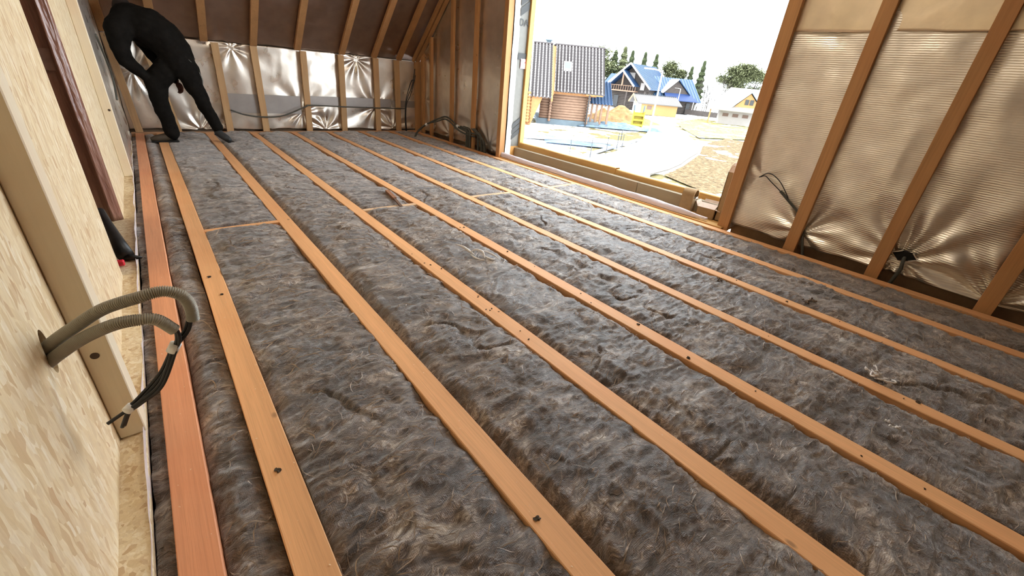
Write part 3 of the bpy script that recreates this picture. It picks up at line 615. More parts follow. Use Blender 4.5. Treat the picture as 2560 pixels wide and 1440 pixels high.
# print on the membrane: slanted bars and two letters
def bars(zlo, zhi, n, dirn):
    m = MB(); step = (zhi - zlo) / n
    for i in range(n):
        z = zlo + i * step; g = step * 0.80; sl = 0.10 * dirn
        m.add([(4.40 - 4.5, 5.436 - 3.6, z), (4.555 - 4.5, 5.436 - 3.6, z + sl), (4.555 - 4.5, 5.436 - 3.6, z + sl + g), (4.40 - 4.5, 5.436 - 3.6, z + g),
               (4.40 - 4.5, 5.438 - 3.6, z), (4.555 - 4.5, 5.438 - 3.6, z + sl), (4.555 - 4.5, 5.438 - 3.6, z + sl + g), (4.40 - 4.5, 5.438 - 3.6, z + g)], [(0, 1, 2, 3), (7, 6, 5, 4), (0, 4, 5, 1), (1, 5, 6, 2), (2, 6, 7, 3), (3, 7, 4, 0)])
    return m
for zl, zh, n in ((0.27, 0.52, 3), (1.93, 2.30, 3)):
    b_ = bars(zl, zh, n, 1).build('printed_bars', M_print, win)
def text(s, size, mat, mw, parent, name='lettering', ext=0.0008):
    cu = bpy.data.curves.new(name, 'FONT'); cu.body = s; cu.size = size; cu.extrude = ext; cu.align_x = 'CENTER'
    o = bpy.data.objects.new(name, cu); col.objects.link(o)
    dg = bpy.context.evaluated_depsgraph_get(); me = bpy.data.meshes.new_from_object(o.evaluated_get(dg)); bpy.data.objects.remove(o)
    me.transform(mw); return link(name, me, mat, parent)
Rxz = Matrix.Rotation(PI / 2, 4, 'X')     # text facing -Y
text('DA', 0.125, M_print, Matrix.Translation((4.476 - 4.5, 5.437 - 3.6, 1.82)) @ Rxz, win)
st = MB().box((4.47, 5.434, 1.28), (4.565, 5.4365, 1.41)); st.v = [(x - 4.5, y - 3.6, z) for x, y, z in st.v]
def m_sticker():
    t = NT('pink_sticker'); v = t.voro(t.map(), 45, 'Color'); s_ = t.N('ShaderNodeSeparateColor'); t.l.new(v, s_.inputs[0])
    return t.fin(t.ramp(s_.outputs[0], [(0.45, (0.85, 0.75, 0.75)), (0.5, (0.75, 0.25, 0.28))], 'CONSTANT'), 0.5)
st.build('sticker', m_sticker(), win)
db = MB().box((4.41, 5.435, 1.40), (4.565, 5.4365, 1.48)); db.v = [(x - 4.5, y - 3.6, z) for x, y, z in db.v]; db.build('printed_band', M_print, win)

# milky film rolled along the window side of the floor
n = 160; ys = np.linspace(1.95, 5.47, n); th = np.linspace(-0.6, 3.9, 14)
Yg, T = np.meshgrid(ys, th, indexing='ij')
rad = 0.040 + 0.010 * fbm(Yg * 2.2, T * 0.4, 91, 3); rad = rad * np.clip((ys - 1.90) / 0.35, 0.35, 1)[:, None]
X = 4.262 + np.cos(T) * rad * 0.75 - 0.008 * fbm(Yg * 1.4, T * 0, 92, 2); Z = 0.036 + np.sin(T) * rad + 0.004 * fbm(Yg * 6, T, 93, 2)
o = link('film_roll', grid_mesh('film_roll', X, Yg, Z), M_film); tag(o, 'milky plastic film rolled up along the foot of the window', 'film'); rebase(o, (4.26, 3.7, 0.0)); sm = o.modifiers.new('s', 'SOLIDIFY'); sm.thickness = 0.002
# film edge along the left wool strip
ys = np.linspace(0.5, 8.1, 260); ts = np.linspace(0, 1, 5); Yg, T = np.meshgrid(ys, ts, indexing='ij')
X = -0.2535 + 0.012 * fbm(Yg * 4, T * 1.5, 95, 3) * T; Z = -0.03 + T * (0.045 + 0.03 * fbm(Yg * 3, T * 0, 96, 3))
o = link('film_edge', grid_mesh('film_edge', X, Yg, Z), M_film); tag(o, 'torn edge of milky film sticking up beside the left floor strip', 'film'); rebase(o, (-0.25, 4, -0.03)); sm = o.modifiers.new('s', 'SOLIDIFY'); sm.thickness = 0.0015

# ------------------------------------------------------------------ corrugated conduits on the left wall
def corrugated(pts, rad, per=0.0042, n=14):
    P = spline(pts, 10); L = [0]
    for i in range(1, len(P)): L.append(L[-1] + (P[i] - P[i - 1]).length)
    m_ = int(L[-1] / (per / 4)); out = []; rr = []
    for k in range(m_ + 1):
        s = L[-1] * k / m_; i = min(len(P) - 2, max(0, np.searchsorted(L, s) - 1)); t = (s - L[i]) / max(1e-6, L[i + 1] - L[i]); out.append(P[i].lerp(P[i + 1], t))
        rr.append(rad * (1.0 if (k % 4) in (1, 2) else 0.80))
    return MB().tube(out, rr, n)
def conduit(lab, pts, rad, cables, tapes, base, group=None, mat=M_cond, per=0.0042, crad=0.0048):
    root = empty('cable_conduit', base, 0, lab, 'conduit', group)
    def pp(mb, name, mt, smooth=False):
        mb.v = [(x - base[0], y - base[1], z - base[2]) for x, y, z in mb.v]; return mb.build(name, mt, root, smooth=smooth)
    pp(corrugated(pts, rad, per), 'corrugated_sleeve', mat, True)
    for c in cables: pp(MB().tube(spline(c, 8), crad, 8), 'cable', M_cable, True)
    for (a, b, r_) in tapes: pp(MB().tube([a, b], r_, 12), 'tape_wrap', M_white, True)
    return root
Cz = lambda x, y, z: (x, y, z)
conduit('upper grey corrugated conduit arching over the first joist from the wall hole', [(-0.345, 1.325, 0.495), (-0.30, 1.315, 0.535), (-0.25, 1.29, 0.575), (-0.19, 1.27, 0.615), (-0.12, 1.25, 0.637), (-0.075, 1.25, 0.642), (-0.042, 1.25, 0.625), (-0.028, 1.25, 0.59), (-0.030, 1.25, 0.545)], 0.0150,
        [[(-0.030, 1.25, 0.56), (-0.048, 1.25, 0.515), (-0.084, 1.247, 0.475), (-0.125, 1.25, 0.405), (-0.185, 1.25, 0.345), (-0.212, 1.25, 0.328), (-0.265, 1.25, 0.300)],
         [(-0.034, 1.255, 0.56), (-0.055, 1.256, 0.515), (-0.088, 1.255, 0.477), (-0.132, 1.258, 0.405), (-0.188, 1.258, 0.35), (-0.214, 1.255, 0.330)]],
        [((-0.080, 1.2475, 0.488), (-0.094, 1.2475, 0.466), 0.0135)], (-0.33, 1.32, 0.49), 'grey conduits from the wall hole')
conduit('lower grey corrugated conduit beside the arching one, its black cables taped white', [(-0.345, 1.31, 0.47), (-0.295, 1.295, 0.51), (-0.24, 1.265, 0.553), (-0.18, 1.235, 0.585), (-0.135, 1.225, 0.590), (-0.100, 1.225, 0.580), (-0.073, 1.23, 0.538)], 0.0150,
        [[(-0.080, 1.23, 0.555), (-0.072, 1.235, 0.530), (-0.076, 1.24, 0.50), (-0.090, 1.243, 0.473), (-0.138, 1.24, 0.383), (-0.192, 1.242, 0.342), (-0.218, 1.245, 0.322), (-0.243, 1.25, 0.275)],
         [(-0.076, 1.225, 0.555), (-0.068, 1.23, 0.530), (-0.071, 1.235, 0.50), (-0.084, 1.240, 0.473), (-0.135, 1.235, 0.378), (-0.190, 1.24, 0.338), (-0.216, 1.245, 0.320), (-0.238, 1.25, 0.278)]],
        [((-0.208, 1.249, 0.333), (-0.222, 1.249, 0.322), 0.012)], (-0.33, 1.30, 0.47), 'grey conduits from the wall hole')

# black tool with red tip in the opening
tr = empty('hand_tool', (-0.29, 3.2, 0.0), 0, 'long tapered black tool with a red tip lying in the wall opening', 'tool')
def tp(mb, name, mt, par=tr, bevel=0, smooth=True):
    mb.v = [(x + 0.29, y - 3.2, z) for x, y, z in mb.v]; return mb.build(name, mt, par, bevel, smooth)
P0 = Vector((-0.388, 3.66, 0.190)); P1 = Vector((-0.297, 3.20, 0.045))
tp(MB().tube([P0 + (P0 - P1) * 0.012, P0, P0.lerp(P1, .3), P0.lerp(P1, .7), P1], [0.020, 0.030, 0.030, 0.036, 0.042], 16), 'tool_body', M_dark)
tp(MB().tube([(-0.30, 3.23, 0.03), (-0.262, 3.20, 0.022), (-0.225, 3.19, 0.020)], [0.030, 0.016, 0.006], 10), 'tool_foot', M_dark)
tp(MB().box((-0.352, 3.12, 0.008), (-0.305, 3.155, 0.04)), 'red_tip', M_red, bevel=0.006, smooth=False)

# ------------------------------------------------------------------ right wall cables
def X_(y, z, x=4.30): return (x, y, z)
rt = conduit('dark conduit with two thin black cables hung across the ribbed foil by the window', [X_(1.40, .46, 4.31), X_(1.31, .40, 4.305), X_(1.20, .32, 4.305), X_(1.12, .22, 4.30), X_(1.075, .10, 4.285), X_(1.03, -.02, 4.28), X_(1.01, -.10, 4.30)], 0.012,
        [[X_(1.60, .545, 4.295), X_(1.56, .56, 4.30), X_(1.50, .52, 4.31), X_(1.40, .46, 4.31)], [X_(1.61, .54, 4.295), X_(1.54, .59, 4.30), X_(1.44, .55, 4.30), X_(1.34, .45, 4.30), X_(1.30, .39, 4.30)]], [], (4.3, 1.2, 0.0), mat=M_cond_d, per=0.006, crad=0.0042)
sk = empty('socket_hole', (4.30, 0.39, 0.19), 0, 'dark torn hole in the foil with a grey conduit coming out, low on the right', 'socket')
def skp(mb, name, mt, smooth=False):
    mb.v = [(x - 4.30, y - 0.39, z - 0.19) for x, y, z in mb.v]; return mb.build(name, mt, sk, smooth=smooth)
hole = [(4.295, .475, .215), (4.290, .42, .245), (4.290, .355, .245), (4.295, .315, .205), (4.290, .36, .180), (4.290, .42, .165)]
skp(MB().add(hole + [(x + 0.012, y, z) for x, y, z in hole], [tuple(range(6)), tuple(range(6, 12))[::-1]] + [(i, (i + 1) % 6, 6 + (i + 1) % 6, 6 + i) for i in range(6)]), 'dark_opening', M_hole)
for a, b in ((hole[0], hole[1]), (hole[2], hole[3]), (hole[3], hole[4])): skp(MB().bar((a[0] - .004, a[1], a[2]), (b[0] - .004, b[1], b[2]), 0.006, 0.010, (1, 0, 0)), 'foil_lip', M_foil_k)
skp(corrugated([(4.30, .39, .20), (4.275, .385, .165), (4.27, .375, .11), (4.28, .385, .04), (4.31, .40, -.06)], 0.0135, 0.006), 'corrugated_sleeve', M_cond_d, True)
# cable bundle in the far corner
cb = empty('cable_bundle', (3.96, 8.26, 0), 0, 'three black cables hanging in the far corner between two studs', 'cable')
for k, (dx, tz) in enumerate(((0, 1.13), (0.03, 1.02), (-0.02, 0.93))):
    pts = [(4.18 + dx * .3, 8.25, tz), (4.12 + dx, 8.25, .85 + .03 * k), (4.03 + dx * 1.4, 8.25, .66), (3.975 + dx * .5, 8.25, .50), (3.955 + dx * .4, 8.25, .25), (3.965 + dx * .4, 8.25, 0.0)]
    mb_ = MB().tube(spline(pts, 6), 0.008, 7); mb_.v = [(x - 3.96, y - 8.26, z) for x, y, z in mb_.v]; mb_.build('cable', M_cable, cb, smooth=True)
o = MB().tube(spline([(1.02, 8.27, .33), (1.2, 8.26, .265), (1.45, 8.26, .235), (1.75, 8.25, .26), (2.13, 8.25, .41), (2.2, 8.27, .43), (2.8, 8.27, .42), (3.4, 8.27, .415), (3.95, 8.26, .42)], 10), 0.011, 8).build('cable_run', M_cond_d, smooth=True)
tag(o, 'sagging dark cable running along the foil of the low far wall', 'cable'); rebase(o, (2, 8.26, .4))
o = MB().tube(spline([(-0.235, 6.55, 1.20), (-0.225, 6.9, .92), (-0.225, 7.0, 0.75), (-0.235, 6.7, 0.58)], 8), 0.010, 8).build('short_cable', M_cond_d, smooth=True); tag(o, 'short dark cable end on the left wall foil, left of the person', 'cable'); rebase(o, (-.23, 7, .6))
# conduit loop by the third stud
for i, (off, lab, top) in enumerate(((0.0, 'outer dark conduit of the loop in the far right corner', 0.42), (0.045, 'inner dark conduit of the loop in the far right corner', 0.38))):
    x = 4.20 - off * 0.3
    conduit(lab, [(x - .42, 7.52, -0.03), (x - .36, 7.50, .10), (x - .22, 7.42, .24), (x - .10, 7.22, top - .06), (x - .06, 7.02, top), (x - .06, 6.82, top - .03), (x - .04, 6.62, top - .12), (x + .02, 6.45, top - .17), (x + .05, 6.2, top - .18)], 0.014, [], [((x - .24, 7.43, .225), (x - .215, 7.41, .25), 0.026), ((x - .045, 6.66, top - .10), (x - .035, 6.62, top - .12), 0.026)] if i == 0 else [], (x, 7.4, 0), 'conduits of the corner loop', M_cond_d, 0.010)
for i, (yy, zz) in enumerate(((6.46, .30), (6.41, .28), (6.36, .31))):
    o = corrugated([(4.22, yy + .18, zz), (4.23, yy + .02, zz - .02), (4.225, yy - .02, zz - .12), (4.235, yy, -.05)], 0.022, 0.010, 10).build('cable_stub', M_cond_d, smooth=True)
    tag(o, ['leftmost of three dark conduits dropping into the floor by the window', 'middle one of three dark conduits dropping into the floor by the window', 'rightmost of three dark conduits dropping into the floor by the window'][i], 'conduit', 'conduits dropping into the floor'); rebase(o, (4.23, yy, 0))
for i, (yy, zz) in enumerate(((6.14, .26), (6.04, .22), (5.95, .16))):
    o = corrugated([(4.27, yy + .2, zz + .05), (4.26, yy + .06, zz + .02), (4.255, yy, zz - .08), (4.26, yy - .02, -.06)], 0.026, 0.010, 10).build('cable_stub', M_cond_d, smooth=True)
    tag(o, ['dark conduit bend right of the third window wall stud', 'dark conduit bend in the middle beside the thick window stud', 'lowest dark conduit bend beside the thick window stud'][i], 'conduit', 'conduits dropping into the floor'); rebase(o, (4.26, yy, 0))

# ------------------------------------------------------------------ cartons
def carton(cx, cy, w, d, h, rz, lab, flaps, z0=0.013, t=0.006):
    root = empty('cardboard_box', (cx, cy, z0), rz, lab, 'box')
    b = MB().box((-w / 2, -d / 2, 0), (w / 2, d / 2, t)).box((-w / 2, -d / 2, 0), (-w / 2 + t, d / 2, h)).box((w / 2 - t, -d / 2, 0), (w / 2, d / 2, h)).box((-w / 2, -d / 2, 0), (w / 2, -d / 2 + t, h)).box((-w / 2, d / 2 - t, 0), (w / 2, d / 2, h))
    b.build('box_body', M_card, root)
    for (side, ln, ang) in flaps:
        a = math.radians(ang)   # 0 = standing up, positive = outwards
        if side in ('x-', 'x+'):
            s = -1 if side == 'x-' else 1; p0 = Vector((s * w / 2, 0, h)); p1 = p0 + Vector((s * math.sin(a), 0, math.cos(a))) * ln
            MB().bar(p0, p1, d * 0.96, 0.004, (s * math.cos(a), 0, -math.sin(a))).build('flap', M_card_l, root)
        else:
            s = -1 if side == 'y-' else 1; p0 = Vector((0, s * d / 2, h)); p1 = p0 + Vector((0, s * math.sin(a), math.cos(a))) * ln
            MB().bar(p0, p1, w * 0.96, 0.004, (0, s * math.cos(a), -math.sin(a))).build('flap', M_card_l, root)
    return root
carton(4.42, 2.045, 0.135, 0.185, 0.105, 0.12, 'open cardboard box with pale flaps at the foot of the window stud', [('x-', 0.08, -62), ('x+', 0.07, 35), ('y+', 0.06, 30), ('y-', 0.05, 100)])
# arched dispenser carton
root = empty('dispenser_box', (4.45, 2.295, 0.013), 0.15, 'arched brown cardboard dispenser with a white label, left of the open box', 'box')
def arch():
    w, d, h, hb = 0.15, 0.13, 0.245, 0.15; m = MB(); n = 12; t = 0.007
    m.box((-w / 2, -d / 2, 0), (w / 2, d / 2, hb))
    out = [(-w / 2, hb)] + [(-w / 2 * math.cos(PI * k / n), h - w / 2 * .9 + w / 2 * .9 * math.sin(PI * k / n)) for k in range(n + 1)] + [(w / 2, hb)]
    inn = [(x * 0.86, hb + (z - hb) * 0.88) for x, z in out]
    k = len(out); v = [(x, y, z) for y in (-d / 2, d / 2) for (x, z) in out + inn]; f_ = []
    for i in range(k - 1):
        f_ += [(i, i + 1, k + i + 1, k + i), (2 * k + i, 3 * k + i, 3 * k + i + 1, 2 * k + i + 1), (i, 2 * k + i, 2 * k + i + 1, i + 1), (k + i, k + i + 1, 3 * k + i + 1, 3 * k + i)]
    m.add(v, f_); return m
arch().build('box_body', M_card, root)
lb = MB().box((0.005, -0.0665, 0.115), (0.065, -0.065, 0.160)).build('paper_label', M_white, root)
MB().box((-0.05, -0.0655, 0.151), (0.05, -0.055, 0.155)).build('tear_edge', M_hole, root)
# tall carton behind the stud
carton(4.47, 1.865, 0.16, 0.15, 0.50, 0.0, 'tall narrow cardboard box half hidden behind the window stud', [('x-', 0.07, -25), ('y+', 0.10, -20)])

# ------------------------------------------------------------------ small things on the floor
tw = empty('wool_twist', (1.585, 2.27, 0.01), 0, 'white twisted tuft of wool lying in the third wide bay', 'wool')
def tws(pts, rad):
    mb_ = MB().tube(spline([(x - 1.585, y - 2.27, z - 0.01) for x, y, z in pts], 6), rad if isinstance(rad, float) else rad, 7); mb_.build('wool_strand', M_fibre_white, tw, smooth=True)
def tapr(n, r0): return [r0 * (0.25 + math.sin(PI * min(1, (k + .5) / n)) * 0.9) for k in range(n)]
for pts, r0 in (([(1.545, 2.46, .055), (1.56, 2.38, .06), (1.575, 2.31, .045), (1.59, 2.27, .03)], .009), ([(1.575, 2.30, .05), (1.61, 2.28, .065), (1.63, 2.23, .06), (1.615, 2.18, .035)], .008),
                ([(1.57, 2.30, .03), (1.575, 2.22, .025), (1.60, 2.16, .03)], .007), ([(1.62, 2.27, .05), (1.66, 2.25, .055), (1.70, 2.19, .04), (1.715, 2.15, .02)], .0065), ([(1.61, 2.24, .05), (1.64, 2.18, .035), (1.66, 2.15, .03), (1.69, 2.16, .025)], .006)):
    n_ = (len(pts) - 1) * 6 + 1; tws(pts, tapr(n_, r0))
stk = empty('wooden_stick', (1.67, 3.78, 0.0), 0, 'small brown wooden stick with a thicker end lying across the pale blocking board', 'stick')
MB().bar((0.055, 0.29, 0.03), (0.02, 0.03, 0.022), 0.035, 0.03).build('stick_head', wood('stick_wood', (0.36, 0.17, 0.09), 'Y'), stk)
MB().bar((0.02, 0.03, 0.022), (-0.02, -0.20, 0.012), 0.024, 0.014).build('stick_shaft', wood('stick_wood_dark', (0.16, 0.10, 0.07), 'Y'), stk)
# chips of wool and bark on the joists
chip_me = []
for s in range(3):
    bm = bmesh.new(); bmesh.ops.create_icosphere(bm, subdivisions=2, radius=1)
    rr = random.Random(s)
    for v_ in bm.verts: v_.co *= 0.35 + 1.1 * rr.random() ** 2; v_.co.z *= 0.7
    me = bpy.data.meshes.new('wool_crumb'); bm.to_mesh(me); bm.free(); me.materials.append(plain('crumb_brown', (0.07, 0.05, 0.035), 0.9)); chip_me.append(me)
for i in range(34):
    j = random.choice([2, 3, 3, 4, 4, 4, 5, 5, 6, 1]); a, b = JX[j]; y = -0.3 + 3.4 * random.random() ** 1.3; sz = random.choice([0.003, 0.004, 0.005, 0.008])
    if j < 4: y = 0.4 + 2.6 * random.random()
    o = bpy.data.objects.new('wool_crumb', chip_me[i % 3]); col.objects.link(o); o.location = (a + (b - a) * (0.15 + .7 * random.random()), y, sz * 0.35); o.scale = (sz, sz * (1 + random.random()), sz); o.rotation_euler = (0, 0, random.random() * 6)
    tag(o, 'small dark crumb of wool lying on top of a floor joist', 'crumb', 'dark crumbs on the joists')
# tufts
M_tuft = plain('brown_tuft', (0.16, 0.11, 0.075), .8, .4, 120, bump=.8)
for i, (x, y, sz, dark, lab) in enumerate(((3.17, 0.61, .026, 1, 'brown clump of wool lying in the seventh bay, toward the right edge'), (2.925, 1.12, .020, 1, 'dark clump standing on the joist below the ribbed foil'), (3.28, 1.35, .020, 0, 'pale curled tuft of wool near the foot of the wall studs'),
        (2.15, -0.05, .026, 0, 'pale frayed tuft on the wool between two joists at the lower right'), (2.55, 0.10, .030, 0, 'large pale frayed tuft at the right, on the dark wool'), (0.53, 0.34, .022, 0, 'white tuft at the bottom middle of the picture'))):
    m = MB(); rg_ = random.Random(40 + i)
    for k in range(16):
        p = Vector((rg_.gauss(0, sz * .45), rg_.gauss(0, sz * .45), sz * (.2 + .6 * rg_.random()))); pts = [p]
        for q_ in range(4): pts.append(pts[-1] + Vector((rg_.gauss(0, sz * .4), rg_.gauss(0, sz * .4), rg_.gauss(0, sz * .25))))
        m.tube(spline(pts, 3), sz * (.10 + .12 * rg_.random()), 5)
    o = m.build('wool_tuft', M_tuft if dark else M_fibre_white, smooth=True); o.location = (x, y, 0.0); tag(o, lab, 'wool', 'loose tufts of wool')
# sawdust specks
V = []; F_ = []
for i in range(1800):
    x = -0.2 + 3.4 * random.random(); y = 0.2 + 2.8 * random.random() ** 1.5
    on = any(a + .004 < x < b - .004 for a, b in JX)
    if not on and random.random() < 0.55: continue
    if not on: continue
    z = 0.0012; s_ = 0.0006 + 0.0016 * random.random() ** 2; a = random.random() * PI; c_, d_ = math.cos(a) * s_ * 2, math.sin(a) * s_ * 2; n0 = len(V)
    V += [(x - c_, y - d_, z), (x + d_ * .5, y - c_ * .5, z), (x + c_, y + d_, z + .001), (x - d_ * .5, y + c_ * .5, z + .0008)]; F_.append((n0, n0 + 1, n0 + 2, n0 + 3))
me = bpy.data.meshes.new('sawdust'); me.from_pydata(V, [], F_); o = link('sawdust', me, plain('sawdust_pale', (0.80, 0.62, 0.40), 0.8)); tag(o, 'pale sawdust specks scattered over the joists', 'sawdust', kind='stuff')

# ------------------------------------------------------------------ the person
def m_cloth(name, c):
    t = NT(name); n = t.noise(t.map(), 14, 4, 0.6); n2 = t.noise(t.map(), 300, 2)
    return t.fin(t.ramp(n, [(0.3, tuple(x * .7 for x in c)), (0.7, tuple(x * 1.3 for x in c))]), 0.85, 0, t.bump(n2, 0.2, 0.002, t.bump(n, 0.6, 0.02)), 0.08)
M_cl = m_cloth('black_workwear', (0.009, 0.0078, 0.0065)); M_tr = m_cloth('dark_trousers', (0.018, 0.019, 0.020)); M_skin = plain('skin', (0.50, 0.28, 0.20), 0.5, 0.08); M_hair = plain('dark_hair', (0.015, 0.010, 0.008), 0.6, 0.3, 90); M_shoe = plain('dark_grey_boot', (0.040, 0.042, 0.045), 0.6); M_shoe_b = plain('brown_boot', (0.055, 0.038, 0.022), 0.7)
per = empty('person', (0.40, 7.5, 0.0), 0, 'person in black workwear bent far over at the low end wall, back turned', 'person')
def skin_fig(name, joints, edges, mat, parent):
    """tapered limbs grown into one continuous surface by a voxel remesh"""
    m = MB(); P = [Vector((x - 0.40, y - 7.5, z)) for (x, y, z, *_) in joints]; R_ = [j[3] for j in joints]
    for a, b in edges:
        n = 8; pts = [P[a].lerp(P[b], k / n) for k in range(n + 1)]; rr_ = [R_[a] + (R_[b] - R_[a]) * k / n for k in range(n + 1)]
        m.tube(pts, rr_, 16)
    me = m.mesh(name)
    bm = bmesh.new(); bm.from_mesh(me)
    for p, r__ in zip(P, R_): bmesh.ops.create_uvsphere(bm, u_segments=16, v_segments=10, radius=r__, matrix=Matrix.Translation(p))
    bm.to_mesh(me); bm.free(); o = link(name, me, mat, parent)
    rm = o.modifiers.new('remesh', 'REMESH'); rm.mode = 'VOXEL'; rm.voxel_size = 0.016; rm.use_smooth_shade = True
    sm_ = o.modifiers.new('smooth', 'SMOOTH'); sm_.iterations = 6; sm_.factor = 0.5
    tx = bpy.data.textures.new('cloth_folds', 'CLOUDS'); tx.noise_scale = 0.13; tx.noise_depth = 2
    dm = o.modifiers.new('folds', 'DISPLACE'); dm.texture = tx; dm.strength = 0.035; dm.mid_level = 0.5
    return o
J = [(0.45, 7.45, 0.96, .185),      # 0 pelvis
     (0.33, 7.46, 0.90, .140), (0.165, 7.46, 0.73, .125), (0.155, 7.47, 0.55, .100), (0.160, 7.49, 0.43, .095), (0.185, 7.50, 0.24, .085), (0.190, 7.50, 0.11, .088),   # 1-6 left leg
     (0.53, 7.44, 0.90, .140), (0.545, 7.40, 0.73, .115), (0.600, 7.36, 0.57, .092), (0.630, 7.38, 0.44, .088), (0.690, 7.44, 0.27, .074), (0.715, 7.46, 0.19, .076),  # 7-12 right leg
     (0.43, 7.48, 1.12, .200), (0.355, 7.52, 1.24, .220), (0.24, 7.56, 1.325, .225), (0.095, 7.60, 1.37, .205), (0.03, 7.68, 1.42, .120),  # 13-17 spine up to the neck base
     (-0.050, 7.46, 1.29, .140), (-0.085, 7.42, 1.09, .098), (-0.060, 7.40, 0.96, .085), (0.02, 7.40, 0.85, .068), (0.08, 7.40, 0.785, .052),   # 18-22 near arm
     (0.16, 7.76, 1.18, .100), (0.24, 7.76, 1.00, .080), (0.33, 7.68, 0.84, .060), (0.375, 7.62, 0.75, .048)]   # 23-26 far arm
E_ = [(0, 1), (1, 2), (2, 3), (3, 4), (4, 5), (5, 6), (0, 7), (7, 8), (8, 9), (9, 10), (10, 11), (11, 12), (0, 13), (13, 14), (14, 15), (15, 16), (16, 17), (16, 18), (18, 19), (19, 20), (20, 21), (21, 22), (15, 23), (23, 24), (24, 25), (25, 26)]
skin_fig('clothed_body', J, E_, M_cl, per)
def ball(name, c, rad, mat, parent, seg=24, shape=None):
    bm = bmesh.new(); bmesh.ops.create_uvsphere(bm, u_segments=seg, v_segments=seg // 2 + 4, radius=1)
    for v_ in bm.verts:
        p = v_.co.copy()
        if shape: p = shape(p)
        v_.co = (p.x * rad[0], p.y * rad[1], p.z * rad[2])
    me = bpy.data.meshes.new(name); bm.to_mesh(me); bm.free(); o = link(name, me, mat, parent, True); o.location = c; return o
# head hangs forward and down, crown to the upper left; neck joins at (0.02,7.55,1.38)
hd = ball('head', (-0.365, 0.28, 1.50), (0.078, 0.098, 0.112), M_skin, per, shape=lambda p: Vector((p.x * (1 - .12 * max(0, -p.z)), p.y, p.z)))
hd.rotation_euler = (0.9, -0.25, 3.0)
ball('hair', (0, 0.004, 0.018), (0.092, 0.112, 0.126), M_hair, hd, shape=lambda p: Vector((p.x, p.y if p.y > -.7 else -.7 - (abs(p.y) - .7) * .2, p.z)))
hd.children[0].location = (0, 0.012, 0.02)
for s in (-1, 1):
    ball('ear', (s * 0.079, 0.0, -0.005), (0.012, 0.022, 0.032), M_skin, hd, 12)
    ball('eye', (s * 0.030, -0.088, 0.0), (0.012, 0.010, 0.010), plain('eye_white', (0.7, 0.7, 0.7), 0.3), hd, 12)
MB().tube([(0, -0.092, 0.012), (0, -0.108, -0.018), (0, -0.116, -0.032), (0, -0.098, -0.040)], [.008, .011, .014, .008], 10).build('nose', M_skin, hd, smooth=True)
MB().tube([(-.025, -0.088, -0.060), (0, -0.097, -0.058), (.025, -0.088, -0.060)], [.003, .006, .003], 8).build('mouth', plain('lips', (0.42, 0.17, 0.14), 0.5), hd, smooth=True)
MB().tube([(-0.365, 0.27, 1.47), (-0.36, 0.20, 1.42), (-0.35, 0.14, 1.36)], [.055, .065, .085], 14).build('neck', M_cl, per, smooth=True)
# hands: palm plus five fingers
def hand_mesh(c, d, n, mat, curl=0.6):
    """c wrist, d pointing to the fingers, n palm normal"""
    c = Vector(c) - Vector((0.40, 7.5, 0)); d = Vector(d).normalized(); n = Vector(n); n = (n - d * n.dot(d)).normalized(); s = d.cross(n)
    m = MB(); m.tube([c - d * .02, c, c + d * .04, c + d * .085], [.024, .028, .038, .036], 12)
    m.v = [tuple(Vector(p) - n * ((Vector(p) - c).dot(n)) * 0.55) for p in m.v]
    for k, (o_, L) in enumerate(((-.030, .068), (-.010, .078), (.010, .074), (.030, .058))):
        p = c + d * .078 + s * o_; q = [p]; a = 0.25
        for seg in (.42, .32, .26):
            q.append(q[-1] + (d * math.cos(a) + n * math.sin(a)) * L * seg); a += curl
        m.tube(q, [.0095, .009, .008, .0065], 8)
    p = c + d * .02 - s * .030; m.tube([p, p + (d * .6 - s * .7 + n * .2) * .035, p + (d * .95 - s * .75 + n * .45) * .055, p + (d * 1.3 - s * .5 + n * .6) * .065], [.013, .012, .010, .008], 8)
    return m
hand_mesh((0.10, 7.39, 0.775), (0.75, 0.1, -0.5), (0.3, 0.9, 0.1), M_skin).build('gloved_hand', plain('dark_glove', (0.03, 0.028, 0.026), .8), per, smooth=True)
hand_mesh((0.390, 7.61, 0.73), (0.25, -0.05, -0.95), (-0.6, -0.5, 0), M_skin).build('gloved_hand', plain('brown_glove', (0.10, 0.035, 0.022), .8), per, smooth=True)
def boot(pts, rads, name, mat, sole):
    m = MB().tube(spline([(x - .40, y - 7.5, z) for x, y, z in pts], 4), [rads[min(len(rads) - 1, int(i / 4))] * (1 - (i % 4) / 4) + rads[min(len(rads) - 1, int(i / 4) + 1)] * (i % 4) / 4 for i in range((len(pts) - 1) * 4 + 1)], 14)
    o = m.build(name, mat, per, smooth=True); return o
boot([(0.24, 7.52, 0.060), (0.18, 7.51, 0.065), (0.10, 7.49, 0.055), (0.02, 7.47, 0.045), (-0.05, 7.46, 0.038)], [.035, .052, .050, .044, .020], 'boot', M_shoe_b, None)
MB().box((-0.45, -0.08, 0.0), (-0.15, 0.06, 0.018)).build('boot_sole', M_dark, per, bevel=0.008)
boot([(0.70, 7.50, 0.150), (0.715, 7.45, 0.120), (0.75, 7.38, 0.085), (0.79, 7.31, 0.055), (0.82, 7.26, 0.045)], [.038, .050, .050, .046, .020], 'boot', M_shoe, None)
MB().bar((0.30, -0.02, 0.095), (0.435, -0.26, 0.006), 0.085, 0.018).build('boot_sole', M_dark, per, bevel=0.005)
MB().tube(spline([(0.22, -.13, .93), (0.26, -.12, .80), (0.245, -.10, .70)], 5), 0.006, 6).build('tool_strap', plain('strap_grey', (0.25, .24, .22), .6), per, smooth=True)
MB().bar((0.155, -.165, 1.02), (0.18, -.165, 0.99), 0.045, 0.006).build('badge', plain('pale_badge', (0.12, .12, .11), .5), per)

